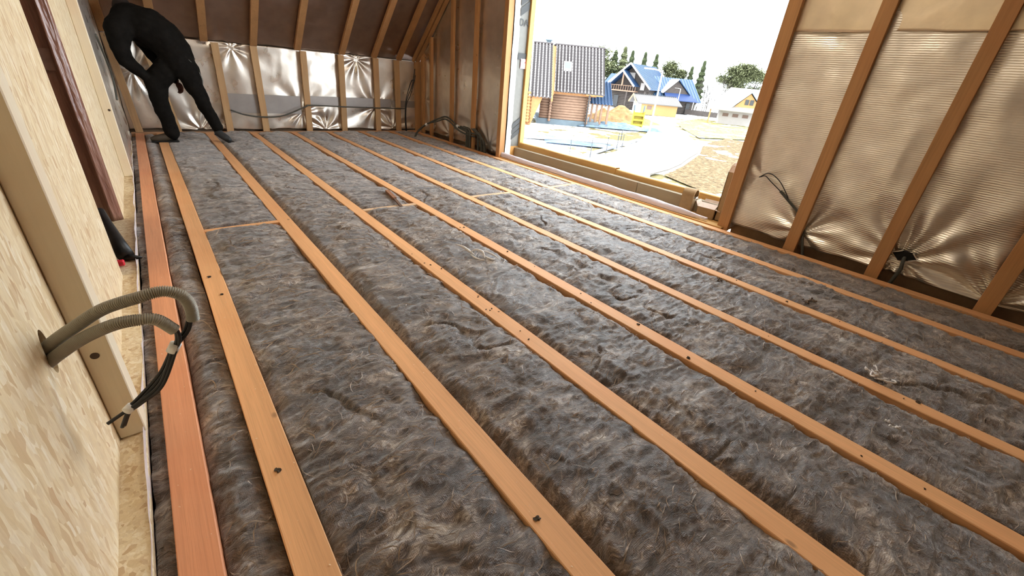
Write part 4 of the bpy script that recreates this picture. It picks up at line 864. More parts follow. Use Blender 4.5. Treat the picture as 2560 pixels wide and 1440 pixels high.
#EXTERIOR
# ------------------------------------------------------------------ outside
GZ = -3.0
def m_ground():
    t = NT('snow_and_grass'); n1 = t.noise(t.map(), 0.22, 5, 0.6, 0.4); n2 = t.noise(t.map(), 5, 4, 0.7); n3 = t.noise(t.map(), 0.7, 4, 0.6)
    grass = t.ramp(n2, [(0.3, (0.05, 0.032, 0.014)), (0.5, (0.11, 0.078, 0.036)), (0.7, (0.22, 0.17, 0.10))])
    grass = t.mix(t.ramp(n1, [(0.4, (0, 0, 0)), (0.6, (0.6, 0.6, 0.6))]), grass, (0.12, 0.105, 0.04))
    nn = t.math('ADD', t.math('MULTIPLY', n1, 0.7), t.math('MULTIPLY', n3, 0.3))
    c = t.mix(t.ramp(nn, [(0.53, (1, 1, 1)), (0.56, (0, 0, 0))]), grass, (0.86, 0.88, 0.92))
    return t.fin(c, 0.9, 0, t.bump(n2, 0.4, 0.05), 0.1)
M_snow = plain('snow', (0.88, 0.90, 0.94), 0.8, 0.03, 3, bump=0.3); M_grass = None
def m_grass(name, a, b, c_):
    t = NT(name); n2 = t.noise(t.map(), 4, 5, 0.75, 0.5); n1 = t.noise(t.map((1, 1, 1)), 0.5, 3)
    g = t.ramp(n2, [(0.32, a), (0.5, b), (0.66, c_)]); g = t.mix(t.ramp(n1, [(0.60, (0, 0, 0)), (0.64, (0.9, 0.9, 0.9))]), g, (0.86, 0.86, 0.84))
    return t.fin(g, 0.9, 0, t.bump(n2, 0.5, 0.05), 0.1)
M_grass = m_grass('dry_brown_grass', (0.035, 0.022, 0.010), (0.10, 0.066, 0.030), (0.20, 0.15, 0.085)); M_grass_y = m_grass('yellow_grass', (0.14, 0.12, 0.03), (0.20, 0.18, 0.055), (0.34, 0.30, 0.15))
xs = np.concatenate([np.linspace(5, 70, 110), np.linspace(72, 220, 40)]); ysg = np.concatenate([np.linspace(-40, 70, 130), np.linspace(72, 220, 40)]); X, Yg = np.meshgrid(xs, ysg)
Z = GZ - 0.06 + 0.05 * fbm(X * 0.4, Yg * 0.4, 401, 3)
o = link('ground', grid_mesh('ground', X, Yg, Z), m_ground()); tag(o, kind='structure')
def sheet(name, poly, z, mat, lab, cat, th=0.015, kind=None):
    n = len(poly); cx = sum(p[0] for p in poly) / n; cy = sum(p[1] for p in poly) / n
    bm = bmesh.new(); vs_ = [bm.verts.new((x, y, z)) for x, y in poly]; es = [bm.edges.new((vs_[i], vs_[(i + 1) % n])) for i in range(n)]
    bmesh.ops.triangle_fill(bm, edges=es); bmesh.ops.recalc_face_normals(bm, faces=bm.faces)
    if sum(f_.normal.z for f_ in bm.faces) < 0: bmesh.ops.reverse_faces(bm, faces=bm.faces)
    me = bpy.data.meshes.new(name); bm.to_mesh(me); bm.free(); o = link(name, me, mat); sm = o.modifiers.new('s', 'SOLIDIFY'); sm.thickness = th
    rebase(o, (cx, cy, z)); return tag(o, lab, cat, kind=kind)
road = [(8, 2), (14, 9.0), (20.04, 12.82), (22.5, 13.3), (24.99, 14.07), (28, 15.3), (31.5, 16.6), (34.69, 18.34), (38, 20.3), (42.31, 23.6), (46, 26.5), (49.95, 29.91), (56, 34.5), (64, 40.0), (62, 42.5), (56, 38.5), (50.94, 34.2), (44, 29.5), (38, 25.8), (33.05, 22.93), (29, 20.6), (26, 19.37), (22.5, 18.0), (19.72, 17.2), (15, 15), (8, 13)]
sheet('snowy_road', road, GZ + 0.06, M_snow, 'snow-covered road curving past the lamp posts', 'road')
sheet('grass_patch', [(21, 12.6), (24.99, 13.85), (31.5, 16.4), (36.2, 18.8), (40, 20.3), (47, 22.0), (46, 10), (30, 4), (18, 6)], GZ + 0.04, M_grass, 'brown grass verge right of the snowy road', 'grass')
sheet('grass_patch', [(43, 23.0), (50, 29.0), (58, 35.0), (68, 38.5), (74, 36), (66, 24), (52, 20)], GZ + 0.05, M_grass_y, 'yellowish green grass field before the white house', 'grass')
# road edging: dark line
o = MB().tube([(x, y, GZ + 0.09) for x, y in road[2:9]], 0.035, 6).build('road_edging', plain('edging_dark', (0.10, .08, .06), .9)); tag(o, 'thin dark edging along the near curve of the road', 'kerb'); rebase(o, (27, 15, GZ))
o = MB().bar((18.9, 17.4, GZ + .09), (32.6, 22.7, GZ + .09), 0.30, 0.12).build('road_kerb', plain('kerb_grey', (0.17, .17, .19), .9)); tag(o, 'grey kerb strip along the far side of the road', 'kerb'); rebase(o, (25, 20, GZ))

def lhouse(name, A, u_, lab, cat='house'):
    return empty(name, (A[0], A[1], GZ), math.atan2(u_[1], u_[0]), lab, cat)
M_log = plain('honey_logs', (0.30, 0.135, 0.045), .7, .15, 3); M_log_p = plain('pale_logs', (0.21, 0.125, 0.080), .8, .12, 3); M_logd = plain('dark_logs', (0.045, 0.034, 0.028), .8, .2, 2); M_conc = plain('grey_foundation', (0.10, 0.125, 0.14), .9, .1, 2)  # honey and pale logs: one timber, lit and shaded tones put into the colours
M_blue = plain('blue_sheet_roof', (0.018, 0.045, 0.10), .5, .1, .6); M_tile = plain('brown_roof_tile', (0.045, 0.033, 0.031), .28, .15, 3, spec=1.0, bump=0.0, Coat_Weight=0.35, Coat_Roughness=0.3); 
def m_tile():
    t = NT('glare_painted_tile'); at = t.N('ShaderNodeAttribute'); at.attribute_name = 'crown'; n = t.noise(t.map(), 6, 3)
    return t.fin(t.ramp(t.math('MULTIPLY', at.outputs['Fac'], t.math('ADD', n, 0.45)), [(0.25, (0.030, 0.021, 0.020)), (0.75, (0.48, 0.44, 0.43))]), .45, 0, None, .4)  # sun glare on crowns and shade in valleys, both painted into the colour
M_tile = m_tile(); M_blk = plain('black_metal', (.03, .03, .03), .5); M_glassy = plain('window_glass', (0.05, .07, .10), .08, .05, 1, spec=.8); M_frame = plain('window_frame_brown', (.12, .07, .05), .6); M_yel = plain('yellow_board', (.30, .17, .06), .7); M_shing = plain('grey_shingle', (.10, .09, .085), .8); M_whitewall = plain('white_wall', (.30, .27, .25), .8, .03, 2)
def logs(m, p0, p1, z0, z1, r_=0.14, n=8):
    k = max(1, int(round((z1 - z0) / (2 * r_ * .92)))); st_ = (z1 - z0) / k
    for i in range(k): m.tube([(p0[0], p0[1], z0 + st_ * (i + .5)), (p1[0], p1[1], z0 + st_ * (i + .5))], st_ * .56, n)
    return m
def tile_roof(name, parent, mat, u0, u1, s0, z0, s1, z1, sk=0.0, period=0.34, rows=0.38, amp=0.060, lipamp=0.06):
    """tiled slope as one relief mesh: barrels across, steps down"""
    L = math.hypot(s1 - s0, z1 - z0); nu = int((u1 - u0) / period * 8); nr = int(L / rows)
    uu_ = np.linspace(u0, u1, nu + 1); tt = []
    for i in range(nr): tt += [i / nr + 1e-4, (i + 1) / nr - 1e-4]
    Ug, T = np.meshgrid(uu_, np.array(tt)); ph = (T * nr) % 1.0
    d = amp * np.sin(2 * PI * Ug / period) + lipamp * (1 - ph)
    ny, nz = -(z1 - z0) / L, (s1 - s0) / L
    me = grid_mesh(name, Ug + sk * T, s0 + (s1 - s0) * T + ny * d, z0 + (z1 - z0) * T + nz * d)
    at = me.attributes.new('crown', 'FLOAT', 'POINT'); cw = np.clip(np.sin(2 * PI * Ug / period) * 1.6 - .1, 0, 1) * np.where(ph < .5, 0.35, 1.0); at.data.foreach_set('value', cw.ravel().astype(np.float32))  # mask for the painted glare on the barrel crowns
    return link(name, me, mat, parent)
# --- tiled log house
h1 = lhouse('log_house', (31.0, 34.4), (0.77, -0.64), 'honey log house with brown tiled roof, just beyond the window')
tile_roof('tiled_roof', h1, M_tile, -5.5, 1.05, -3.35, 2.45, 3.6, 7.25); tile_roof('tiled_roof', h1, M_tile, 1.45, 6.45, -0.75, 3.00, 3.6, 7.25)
MB().hexa([(1.05, -3.3, 2.20), (1.20, -3.3, 2.20), (1.20, 3.5, 7.0), (1.05, 3.5, 7.0), (1.05, -3.3, 2.42), (1.20, -3.3, 2.42), (1.20, 3.5, 7.2), (1.05, 3.5, 7.2)]).build('verge_board', M_log, h1)
MB().hexa([(1.10, -0.9, 2.7), (1.42, -0.9, 2.7), (1.42, 3.5, 6.9), (1.10, 3.5, 6.9), (1.10, -0.9, 3.1), (1.42, -0.9, 3.1), (1.42, 3.5, 7.1), (1.10, 3.5, 7.1)]).build('verge_board', M_log, h1)
MB().hexa([(-1.05, -3.42, 2.55), (-0.93, -3.42, 2.55), (-0.93, 3.5, 7.32), (-1.05, 3.5, 7.32), (-1.05, -3.42, 2.60), (-0.93, -3.42, 2.60), (-0.93, 3.5, 7.38), (-1.05, 3.5, 7.38)]).build('snow_strip', M_snow, h1)
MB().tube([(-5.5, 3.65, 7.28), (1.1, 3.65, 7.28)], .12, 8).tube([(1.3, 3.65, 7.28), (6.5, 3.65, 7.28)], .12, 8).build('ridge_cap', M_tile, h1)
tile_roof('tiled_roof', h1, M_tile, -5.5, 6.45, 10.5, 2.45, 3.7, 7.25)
w_ = logs(MB(), (1.3, 0.1), (5.0, 0.1), .45, 2.95); w_.build('log_wall', M_log_p, h1, smooth=True)
logs(MB(), (0.2, 0.2), (1.6, 0.2), .45, 2.95).build('log_wall', M_log_p, h1, smooth=True)
logs(MB(), (-5, -2.9), (-0.75, -2.9), -.1, 2.5, .16).build('log_wall', M_log, h1, smooth=True)
logs(MB(), (-0.9, -3.1), (-0.9, 0.3), .1, 2.6, .16).build('log_wall', M_log, h1, smooth=True)
logs(MB(), (4.9, 0.0), (4.9, 7.0), .45, 3.0).build('log_wall', M_log_p, h1, smooth=True)
for (x, y, mt) in ((1.25, -.05, M_log_p), (5.05, -.05, M_log_p), (-1.0, -3.1, M_log)):
    m = MB()
    for i in range(10): m.tube([(x, y - .25, .35 + .27 * i), (x, y + .1, .35 + .27 * i)], .15, 8)
    m.build('log_ends', mt, h1, smooth=True)
MB().add([(-.7, -3.1, .0), (-.7, -2.8, .0), (.25, -2.8, 2.5), (.25, -3.1, 2.5), (-.95, -3.1, .0), (-.95, -2.8, .0), (-.95, -2.8, 2.6), (-.95, -3.1, 2.6)], [(0, 1, 2, 3), (4, 7, 6, 5), (0, 4, 5, 1), (1, 5, 6, 2), (2, 6, 7, 3), (3, 7, 4, 0)]).build('porch_bracket', M_log, h1)
MB().box((0.0, -.05, -.2), (6.4, 7, .45)).build('foundation', M_conc, h1)
MB().box((-5.2, -2.8, -.3), (-.8, 7, .1)).build('foundation', M_conc, h1)
MB().box((1.2, -.3, 2.8), (5.7, -.1, 3.0)).box((4.6, -.75, 2.9), (6.3, -.5, 3.02)).build('eave_board', M_log, h1)
for x, y, zt, z0 in ((4.95, -.85, 2.95, .0), (-1.75, -3.4, 2.45, -1.0)):
    MB().tube([(x, y, zt), (x, y + .1, zt - .4), (x, y + .2, z0)], .07, 8).build('downpipe', M_blk, h1, smooth=True)
for x0, s0_, z0_, dd in ((2.25, .0, 0, 1), (-2.0, 0, 0, 1)):
    # roof window lying on the slope
    sl = (7.25 - 3.0) / 4.35 if x0 > 0 else 4.8 / 6.95; sb = -.75 if x0 > 0 else -3.35; zb_ = 3.0 if x0 > 0 else 2.45; sa = 1.15 if x0 > 0 else 0.75; sc_ = sa + .75
    q = lambda s, o_: zb_ + (s - sb) * sl + o_
    f_ = MB().hexa([(x0, sa, q(sa, .05)), (x0 + .8, sa, q(sa, .05)), (x0 + .8, sc_, q(sc_, .05)), (x0, sc_, q(sc_, .05)), (x0, sa, q(sa, .2)), (x0 + .8, sa, q(sa, .2)), (x0 + .8, sc_, q(sc_, .2)), (x0, sc_, q(sc_, .2))]).build('roof_window', M_whitewall, h1)
    MB().hexa([(x0 + .1, sa + .1, q(sa + .1, .1)), (x0 + .7, sa + .1, q(sa + .1, .1)), (x0 + .7, sc_ - .1, q(sc_ - .1, .1)), (x0 + .1, sc_ - .1, q(sc_ - .1, .1)), (x0 + .1, sa + .1, q(sa + .1, .22)), (x0 + .7, sa + .1, q(sa + .1, .22)), (x0 + .7, sc_ - .1, q(sc_ - .1, .22)), (x0 + .1, sc_ - .1, q(sc_ - .1, .22))]).build('pane', M_glassy, f_)
MB().box((0.4, 4.2, 6.4), (.9, 4.7, 7.6)).box((0.3, 4.1, 7.6), (1.0, 4.8, 7.7)).build('chimney', M_conc, h1)
tile_roof('porch_roof', h1, M_blue, 4.8, 7.6, 0.3, 2.15, 3.6, 4.3)
for x in (5.6, 6.1, 6.6, 7.3): MB().box((x - .1, .6, .2), (x + .1, .8, 2.3)).build('porch_post', M_log_p, h1)
MB().box((5.0, .5, 2.1), (7.5, .8, 2.25)).build('porch_beam', M_log_p, h1)

# --- blue roofed dark log house
def slab(m, P, t=.12):
    """P four 3d points of a slope, extruded down"""
    return m.hexa([(x, y, z - t) for x, y, z in P] + list(P))
def ribs(m, P, n, r_=.05):
    a, b, c, d = [Vector(p) for p in P]     # a-b low edge, d-c high edge
    for i in range(n + 1):
        t = i / n; m.bar(a.lerp(b, t) + Vector((0, 0, .04)), d.lerp(c, t) + Vector((0, 0, .04)), r_, .07)
    return m
h2 = lhouse('log_house', (72.2, 55.0), (0.20, -0.98), 'big dark log house with blue metal roof and balcony')
# local: x along gable facade (to the right), y into depth along the ridge, z up; apex at x=0
Wd, ez, rz_, Lr = 4.7, 3.75, 7.8, 10.5
Ps = [(Wd, -1.0, ez), (Wd, Lr, ez), (0, Lr, rz_), (0, -1.0, rz_)]; slab(MB(), Ps).build('blue_roof', M_blue, h2); ribs(MB(), Ps, 16).build('roof_ribs', M_blue, h2)
Pl = [(-Wd, Lr, ez), (-Wd, -1.0, ez), (0, -1.0, rz_), (0, Lr, rz_)]; slab(MB(), Pl).build('blue_roof', M_blue, h2)
MB().add([(-3.9, .6, 0.1), (3.9, .6, .1), (3.9, .6, 4.2), (0, .6, 7.4), (-3.9, .6, 4.2), (-3.9, Lr - .5, .1), (3.9, Lr - .5, .1), (3.9, Lr - .5, 4.2), (0, Lr - .5, 7.4), (-3.9, Lr - .5, 4.2)], [(0, 1, 2, 3, 4), (9, 8, 7, 6, 5), (0, 5, 6, 1), (1, 6, 7, 2), (2, 7, 8, 3), (3, 8, 9, 4), (4, 9, 5, 0)]).build('dark_body', M_logd, h2)
logs(MB(), (-3.9, .5), (3.9, .5), .1, 3.2, .16).build('log_wall', M_logd, h2, smooth=True)
for x in (-3.8, 0.2, 3.8): MB().box((x - .14, -1.0, 0), (x + .14, -.7, 3.3)).build('porch_post', M_logd, h2)
MB().box((-4.1, -1.1, 3.05), (1.8, .5, 3.25)).build('balcony_floor', M_log_p, h2)
m = MB().box((-4.1, -1.1, 4.0), (1.8, -1.02, 4.1))
for i in range(13): m.box((-4.1 + i * .49, -1.08, 3.2), (-4.03 + i * .49, -1.03, 4.05))
m.build('balcony_rail', M_log_p, h2)
Pg = [(1.9, -1.9, 4.1), (1.9, 2.5, 4.1), (-.9, 2.5, 6.6), (-.9, -1.9, 6.6)]; slab(MB(), Pg).build('blue_roof', M_blue, h2); Pg2 = [(-3.6, 2.5, 4.1), (-3.6, -1.9, 4.1), (-.9, -1.9, 6.6), (-.9, 2.5, 6.6)]; slab(MB(), Pg2).build('blue_roof', M_blue, h2)
MB().bar((-3.6, -1.9, 4.0), (-.9, -1.9, 6.5), .12, .28).bar((1.9, -1.9, 4.0), (-.9, -1.9, 6.5), .12, .28).bar((-Wd, -1, ez), (0, -1, rz_), .12, .3).bar((Wd, -1, ez), (0, -1, rz_), .12, .3).build('verge_boards', plain('pale_verge', (.36, .32, .28), .8), h2)
MB().box((-.95, -1.5, 4), (-.7, -1.3, 6.4)).build('gable_post', M_log_p, h2)
MB().box((-.6, .4, 5.3), (.6, .55, 6.3)).build('gable_window', M_whitewall, h2)
MB().box((2.1, .4, 3.5), (2.9, .5, 4.7)).build('balcony_door', M_whitewall, h2)
MB().box((-3.0, .3, .3), (-2.0, .45, 2.3)).build('dark_door', M_blk, h2)
# lower wing roofs
slab(MB(), [(-6.4, 1.2, 3.9), (-3.6, 1.2, 3.9), (-3.6, 4.2, 6.0), (-6.4, 4.2, 6.0)]).build('blue_roof', M_blue, h2)
h2b = lhouse('house_wing', (75.3, 53.1), (0.79, -0.61), 'long side wing of the blue-roofed house with dormer')
Pb = [(0.2, -1.8, 2.35), (10.2, -1.8, 2.35), (9.4, 3.0, 6.1), (-.2, 3.0, 6.1)]; slab(MB(), Pb).build('blue_roof', M_blue, h2b); ribs(MB(), Pb, 18, .09).build('roof_ribs', plain('pale_blue_rib', (.09, .14, .19), .5), h2b)
slab(MB(), [(9.4, 3.0, 6.1), (-.2, 3.0, 6.1), (-.2, 7.5, 2.35), (9.8, 7.5, 2.35)]).build('blue_roof', M_blue, h2b)
MB().box((1.5, -.3, 0), (9.2, 6.5, 2.5)).build('dark_body', M_logd, h2b); logs(MB(), (1.5, -.4), (9.2, -.4), .1, 2.4, .16).build('log_wall', M_logd, h2b, smooth=True); logs(MB(), (9.25, -.4), (9.25, 6.5), .1, 2.4, .16).build('log_wall', M_logd, h2b, smooth=True)
MB().box((8.0, -.62, .3), (8.7, -.5, 2.0)).build('side_window', M_blk, h2b)
MB().add([(3.0, -1.4, 3.5), (7.6, -1.4, 3.5), (5.1, -1.4, 5.65), (3.0, 1.8, 3.5), (7.6, 1.8, 3.5), (5.1, 1.8, 5.65)], [(0, 1, 2), (5, 4, 3), (0, 3, 4, 1), (1, 4, 5, 2), (2, 5, 3, 0)]).build('dormer_body', M_logd, h2b)
slab(MB(), [(2.6, -1.9, 3.5), (2.7, 2.0, 3.7), (5.1, 2.4, 5.9), (5.1, -1.9, 5.9)]).build('snowy_dormer_roof', M_snow, h2b); slab(MB(), [(7.9, 2.0, 3.6), (7.9, -1.7, 3.5), (5.1, -1.9, 5.9), (5.1, 2.4, 5.9)]).build('blue_roof', M_blue, h2b)
slab(MB(), [(3.2, -2.6, 2.4), (9.3, -2.6, 2.4), (8.0, -1.4, 3.5), (3.0, -1.4, 3.5)]).build('blue_roof', plain('deep_blue_roof', (.012, .03, .10), .5), h2b)
# --- small yellow garage
h3 = lhouse('garage', (64.0, 47.0), (0.79, -0.61), 'small yellow garage with grey shingle roof before the blue-roofed house')
slab(MB(), [(.2, -1.5, 1.75), (7.6, -1.5, 1.75), (7.2, .9, 2.95), (-.2, .9, 2.95)]).build('shingle_roof', M_shing, h3); slab(MB(), [(7.2, .9, 2.95), (-.2, .9, 2.95), (-.2, 3.2, 1.75), (7.2, 3.2, 1.75)]).build('shingle_roof', M_shing, h3)
m = MB()
for i in range(22): m.box((0 + i * .33, .82, 2.95), (.12 + i * .33, .98, 3.08))
m.build('ridge_teeth', M_blk, h3)
MB().box((.9, -1.1, 0), (7.0, 2.8, 1.75)).build('yellow_wall', M_yel, h3); 
MB().bar((-.2, -1.5, 1.75), (-.2, .9, 2.95), .1, .25).bar((-.2, 3.2, 1.75), (-.2, .9, 2.95), .1, .25).build('verge_boards', M_yel, h3)
MB().add([(.6, -1.15, 0), (.9, -1.15, 0), (.9, -1.15, 1.9), (.6, -1.15, 1.9), (.6, 2.8, 0), (.9, 2.8, 0), (.9, 2.8, 1.9), (.6, 2.8, 1.9)], [(0, 1, 2, 3), (7, 6, 5, 4), (0, 3, 7, 4), (1, 5, 6, 2), (3, 2, 6, 7)]).build('white_front', M_whitewall, h3)
MB().box((1.9, -1.16, .85), (2.7, -1.08, 1.4)).build('garage_window', M_frame, h3); MB().box((.5, -.6, .0), (.58, 1.6, 1.6)).build('garage_door', plain('door_grey', (.40, .40, .42), .7), h3)
# --- white garage house at the right
h4 = lhouse('white_house', (69.1, 33.9), (.5, -.87), 'white house with pale roof and garage windows beside the stud')
M_cream = plain('warm_pale_roof', (.20, .175, .15), .7)  # one even warm cream tone
slab(MB(), [(-2.6, -1.8, 2.1), (7.5, -1.8, 2.1), (6.5, 3.4, 5.2), (.1, 3.4, 5.2)]).build('pale_roof', M_cream, h4); slab(MB(), [(6.5, 3.4, 5.2), (.1, 3.4, 5.2), (-1, 8, 2.3), (7.5, 8, 2.3)]).build('snowy_roof', M_snow, h4)
slab(MB(), [(-1.0, 8, 2.0), (-2.6, -1.8, 2.1), (.1, 3.4, 5.2), (.1, 3.4, 5.2)]).build('pale_roof', M_cream, h4)
MB().box((-.6, 0, 0), (7, 6, 2.1)).build('white_wall', M_whitewall, h4)
for x in (-.2, 1.2, 2.6, 4.0): MB().box((x, -.06, 1.15), (x + .8, 0.02, 1.6)).build('garage_window', M_frame, h4)
MB().add([(1.0, -.9, 2.6), (4.6, -.9, 2.6), (2.8, -.9, 4.5), (1.0, 2.5, 2.6), (4.6, 2.5, 2.6), (2.8, 2.5, 4.5)], [(0, 1, 2), (5, 4, 3), (0, 3, 4, 1), (1, 4, 5, 2), (2, 5, 3, 0)]).build('dormer_body', M_yel, h4)
slab(MB(), [(5.0, -1.3, 2.55), (5.0, 2.6, 2.55), (2.8, 2.8, 4.75), (2.8, -1.3, 4.75)]).build('dormer_roof', plain('slate_roof', (.12, .13, .15), .5), h4); slab(MB(), [(.6, 2.6, 2.55), (.6, -1.3, 2.55), (2.8, -1.3, 4.75), (2.8, 2.8, 4.75)]).build('dormer_roof', M_snow, h4)
for x in (2.3, 2.95): MB().box((x, -.98, 3.0), (x + .5, -.9, 3.7)).build('dormer_window', M_blk, h4)
MB().box((-2.2, -1.4, 0), (-2.0, -1.2, 2.0)).build('porch_post', M_yel, h4)

# lamp posts
M_galv = plain('pale_galvanised', (.24, .23, .21), .5)
for (x, y, zt, arm, r_, lab) in ((19.69, 13.21, 1.95, (-.62, .62), .055, 'tall pale street lamp post nearest the window'), (72.3, 44.2, 1.36, (-.70, .70), .09, 'small street lamp post far off in front of the blue-roofed house')):
    rt_ = empty('street_lamp', (x, y, GZ), 0, lab, 'lamp')
    MB().tube([(0, 0, 0), (0, 0, .9), (0, 0, 1.0), (0, 0, zt - GZ)], [r_ * 1.35, r_ * 1.35, r_, r_ * .7], 10).build('pole', M_galv, rt_, smooth=True)
    MB().tube([(0, 0, zt - GZ - .05), (arm[0] * .5, arm[1] * .5, zt - GZ + .03)], r_ * .5, 8).build('arm', M_galv, rt_, smooth=True)
    MB().bar((arm[0] * .45, arm[1] * .45, zt - GZ + .02), (arm[0], arm[1], zt - GZ + .03), .22 * r_ / .055 * .8, .06).build('lamp_head', M_galv, rt_)
# dirt pile
n = 70; g = np.linspace(-1, 1, n); A_, B_ = np.meshgrid(g, g); rr_ = np.hypot(A_, B_)
hh = np.clip(1 - rr_, 0, 1) ** 0.8 * (1.3 + 0.9 * fbm(A_ * 3, B_ * 3, 501, 4)) - 0.1
o = link('dirt_pile', grid_mesh('dirt_pile', 45.6 + A_ * 4.6 + B_ * 1.0, 35.2 - A_ * 3.4 + B_ * 2.0, GZ + hh * (1.2 - .45 * A_)), plain('ochre_earth', (.22, .125, .05), .9, .3, 2, bump=.5)); tag(o, 'ochre heap of excavated earth right of the tiled house', 'pile'); rebase(o, (45.6, 35.2, GZ))
# yellow play board
ys_ = empty('yellow_play_panel', (42, 30, GZ), math.atan2(-1, 1), 'yellow upright plastic panel standing in the snow by the earth heap', 'panel')
M_y = plain('bright_yellow', (.30, .22, .01), .5)
MB().box((-.62, -.30, 0), (-.5, .30, 1.75)).box((.5, -.30, 0), (.62, .30, 1.75)).box((-.6, .1, .1), (.6, .2, 1.6)).build('panel_frame', M_y, ys_)
for k in range(3): MB().box((-.5, -.30, .25 + k * .5), (.5, .25, .45 + k * .5)).build('shelf_step', M_y, ys_)
MB().bar((-.5, .2, 1.6), (-.55, .3, 2.3), .12, .12).bar((.5, .2, 1.6), (.55, .3, 2.3), .12, .12).build('grey_handles', M_conc, ys_)
# rebar stakes
SP = [(19.9, 18.7, .95), (20.7, 17.7, 1.15), (22.8, 18.2, 1.1), (24.6, 18.8, 1.1), (26.5, 19.8, 1.0), (27.5, 21.0, .9), (29.5, 22.3, .9), (17.6, 19.5, .5), (31.0, 23.4, .8)]
o0 = None
for i, (x, y, hgt) in enumerate(SP):
    o = MB().tube([(0, 0, 0), (0, 0, hgt)], .022, 6).build('fence_stake', M_blk); o.location = (x, y, GZ); tag(o, ['leftmost thin dark stake in the snow', 'tall dark stake at the near kerb, second from the left', 'dark stake at the near kerb, third from the left', 'dark stake at the middle of the kerb strip', 'dark stake behind the middle of the kerb', 'leaning pair stake, the farther one', 'stake just left of the nearest lamp post', 'very short stake stub left of all the others', 'farthest stake beside the nearest lamp post'][i], 'stake', 'stakes along the road')
# tarps and planks in the yard
def tarp(cx, cy, w, d, rz, lab, mat, amp=.25, seed=0):
    g1 = np.linspace(-1, 1, 40); A1, B1 = np.meshgrid(g1, g1); hz = amp * np.clip(1 - np.maximum(np.abs(A1), np.abs(B1)) ** 3, 0, 1) * (.6 + fbm(A1 * 3, B1 * 3, seed, 3))
    xx, yy = A1 * w / 2, B1 * d / 2; c, s = math.cos(rz), math.sin(rz)
    o = link('blue_tarp', grid_mesh('blue_tarp', cx + xx * c - yy * s, cy + xx * s + yy * c, GZ + .04 + hz), mat); tag(o, lab, 'tarp'); rebase(o, (cx, cy, GZ))
M_tarp = plain('blue_tarp', (.05, .13, .26), .5, .3, 2); M_tarp2 = plain('grey_blue_film', (.08, .12, .16), .4, .4, 2)
tarp(24.4, 22.2, 5.0, 2.2, -.75, 'bright blue tarp lying flat in the yard snow', M_tarp, .12, 511)
tarp(38.5, 29.5, 9.5, 2.0, -.62, 'crumpled grey-blue film beside the foot of the earth heap', M_tarp2, .5, 521)
tarp(22.8, 26.3, 4.5, 3.0, -.7, 'trampled grey-blue film in front of the honey log wing', M_tarp2, .18, 531)
for i, (x, y, L, a, lab) in enumerate(((24.5, 22.9, 6, -.72, 'long pale plank on the far side of the blue tarp'), (22.5, 24.0, 3.5, -.5, 'shorter pale plank left of the blue tarp'), (27.2, 26.8, 5, -.65, 'grey plank lying in the snow near the tiled house'))):
    o = MB().bar((-L / 2, 0, .12), (L / 2, 0, .12), .22, .07).build('yard_plank', plain('weathered_plank', (.2, .18, .16), .8)); o.location = (x, y, GZ); o.rotation_euler = (0, 0, a); tag(o, lab, 'plank')
# low fence far off
o = MB().bar((81, 47.5, GZ + .5), (84, 38, GZ + .5), .1, .9).build('low_fence', M_logd); tag(o, 'low dark fence beyond the field, left of the white house', 'fence'); rebase(o, (82, 43, GZ))

# trees
M_ndl = plain('green_needles', (0.11, 0.135, 0.06), .8, .4, 1.2); M_ndl2 = plain('olive_needles', (0.18, 0.19, 0.09), .8, .4, 1.2); M_bark = plain('grey_bark', (.09, .075, .06), .9, .2, 3)
def conifer_mesh(h, rad, seed, n=7000, lo=.15, pine=False):
    rg = random.Random(seed); V = []; F1 = []
    clumps = [(rg.uniform(.55, 1), rg.uniform(0, 2 * PI), rg.uniform(.2, .9)) for _ in range(9)]
    for i in range(n):
        t = lo + (1 - lo) * rg.random() ** 1.1; a = rg.uniform(0, 2 * PI)
        if pine:
            c = clumps[i % 9]; ct = c[0]; cr = rad * c[2] * (1.15 - ct * .6); p = Vector((math.cos(c[1]) * cr, math.sin(c[1]) * cr, ct * h)) + Vector((rg.gauss(0, 1) * rad * .3, rg.gauss(0, 1) * rad * .3, rg.gauss(0, 1) * h * .045))
            d = Vector((rg.gauss(0, 1), rg.gauss(0, 1), rg.gauss(0, .5))).normalized()
        else:
            R_ = rad * (1 - t) ** .8 * (0.75 + .25 * math.sin(t * 60)) * (0.35 + .65 * rg.random() ** .5) + .1; p = Vector((math.cos(a) * R_, math.sin(a) * R_, t * h)); d = Vector((math.cos(a), math.sin(a), -.35)).normalized()
        s = h * .045 * (1.1 - .5 * t); w = Vector((-d.y, d.x, 0)) * s * .45; n0 = len(V)
        V += [tuple(p - d * s * .5 - w), tuple(p - d * s * .5 + w), tuple(p + d * s)]; F1.append((n0, n0 + 1, n0 + 2))
    me = bpy.data.meshes.new('foliage'); me.from_pydata(V, [], F1); return me
def tree(x, y, h, rad, seed, lab, mat, pine=False, lo=.15, n=7000, group='evergreens beyond the houses'):
    rt_ = empty('evergreen_tree', (x, y, GZ - .3), 0, lab, 'tree', group)
    link('foliage', conifer_mesh(h, rad, seed, n, lo, pine), mat, rt_); MB().tube([(0, 0, 0), (0, 0, h * .55), (0, 0, h * .93)], [h * .018, h * .012, .03], 7).build('trunk', M_bark, rt_, smooth=True)
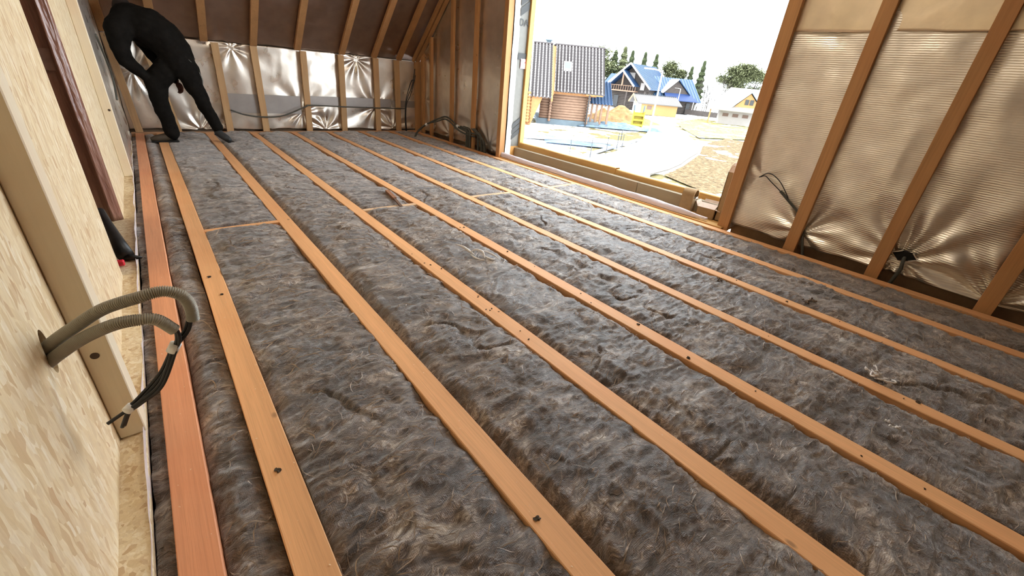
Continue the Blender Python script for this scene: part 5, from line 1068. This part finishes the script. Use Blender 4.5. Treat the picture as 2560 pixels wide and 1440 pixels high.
TR = [(78.0, 68.5, 10.6, 3.8, 'bushy evergreen rising from behind the tiled roof edge', M_ndl2, True, .25), (80.3, 66.2, 10.8, 3.6, 'second bushy evergreen from the tiled house', M_ndl, False, .05), (81.4, 64.7, 11.6, 3.6, 'tallest evergreen left of the blue gable', M_ndl2, False, .05), (82.4, 63.4, 11.0, 2.3, 'evergreen right behind the blue gable peak', M_ndl, False, .05),
      (84.0, 61.3, 10.9, 2.1, 'pointed spruce behind the blue roof ridge', M_ndl, False, .1), (85.4, 59.4, 10.7, 2.3, 'dark evergreen behind the near lamp head', M_ndl, False, .1), (87.4, 56.9, 9.3, 2.6, 'loose pine behind the long blue wing', M_ndl2, True, .3), (88.6, 55.2, 8.0, 1.8, 'thin olive tree behind the dormer', M_ndl2, True, .3),
      (90.0, 53.5, 9.0, 1.7, 'narrow spruce at the right end of the blue wing', M_ndl, False, .2), (91.3, 51.8, 10.2, 1.8, 'tall slim spruce standing clear right of the blue wing', M_ndl, False, .25), (95.0, 47.0, 9.8, 2.8, 'open-crowned pine left above the white house', M_ndl2, True, .5), (96.3, 45.2, 9.6, 2.7, 'open-crowned pine in the middle above the white house', M_ndl2, True, .5), (97.8, 43.3, 9.2, 2.6, 'open-crowned pine against the window stud', M_ndl2, True, .5)]
for i, (x, y, h, rad, lab, mt, pine, lo) in enumerate(TR): tree(x, y, h, rad, 600 + i, lab, mt, pine, lo)
def bare_mesh(seed, h):
    rg = random.Random(seed); m = MB()
    def br(p, d, L, r_, dep):
        q = p + d * L; m.tube([p, q], [r_, r_ * .65], 4, False)
        if dep == 0: return
        for k in range(3 if dep > 1 else 4):
            dd = (d + Vector((rg.gauss(0, .35), rg.gauss(0, .35), rg.uniform(0, .2)))).normalized(); br(p + d * L * rg.uniform(.45, 1), dd, L * rg.uniform(.55, .75), r_ * .55, dep - 1)
    br(Vector((0, 0, 0)), Vector((rg.gauss(0, .06), rg.gauss(0, .06), 1)).normalized(), h * .42, .09, 4); return m.mesh('bare_tree')
bm_ = [bare_mesh(700 + k, 8.0) for k in range(3)]
for mm in bm_: mm.materials.append(M_bark)
for i in range(22):
    t = i / 21; x = 89.8 + 5.6 * t + random.uniform(-.8, .8); y = 53.6 - 8.6 * t + random.uniform(-.8, .8)
    o = bpy.data.objects.new('bare_tree', bm_[i % 3]); col.objects.link(o); o.location = (x, y, GZ - .4); s = random.uniform(.75, 1.0); o.scale = (s, s, s); o.rotation_euler = (0, 0, i * 1.3)
    tag(o, 'thin bare grey tree in the leafless stand between the blue and white houses', 'tree', 'bare trees between the houses')
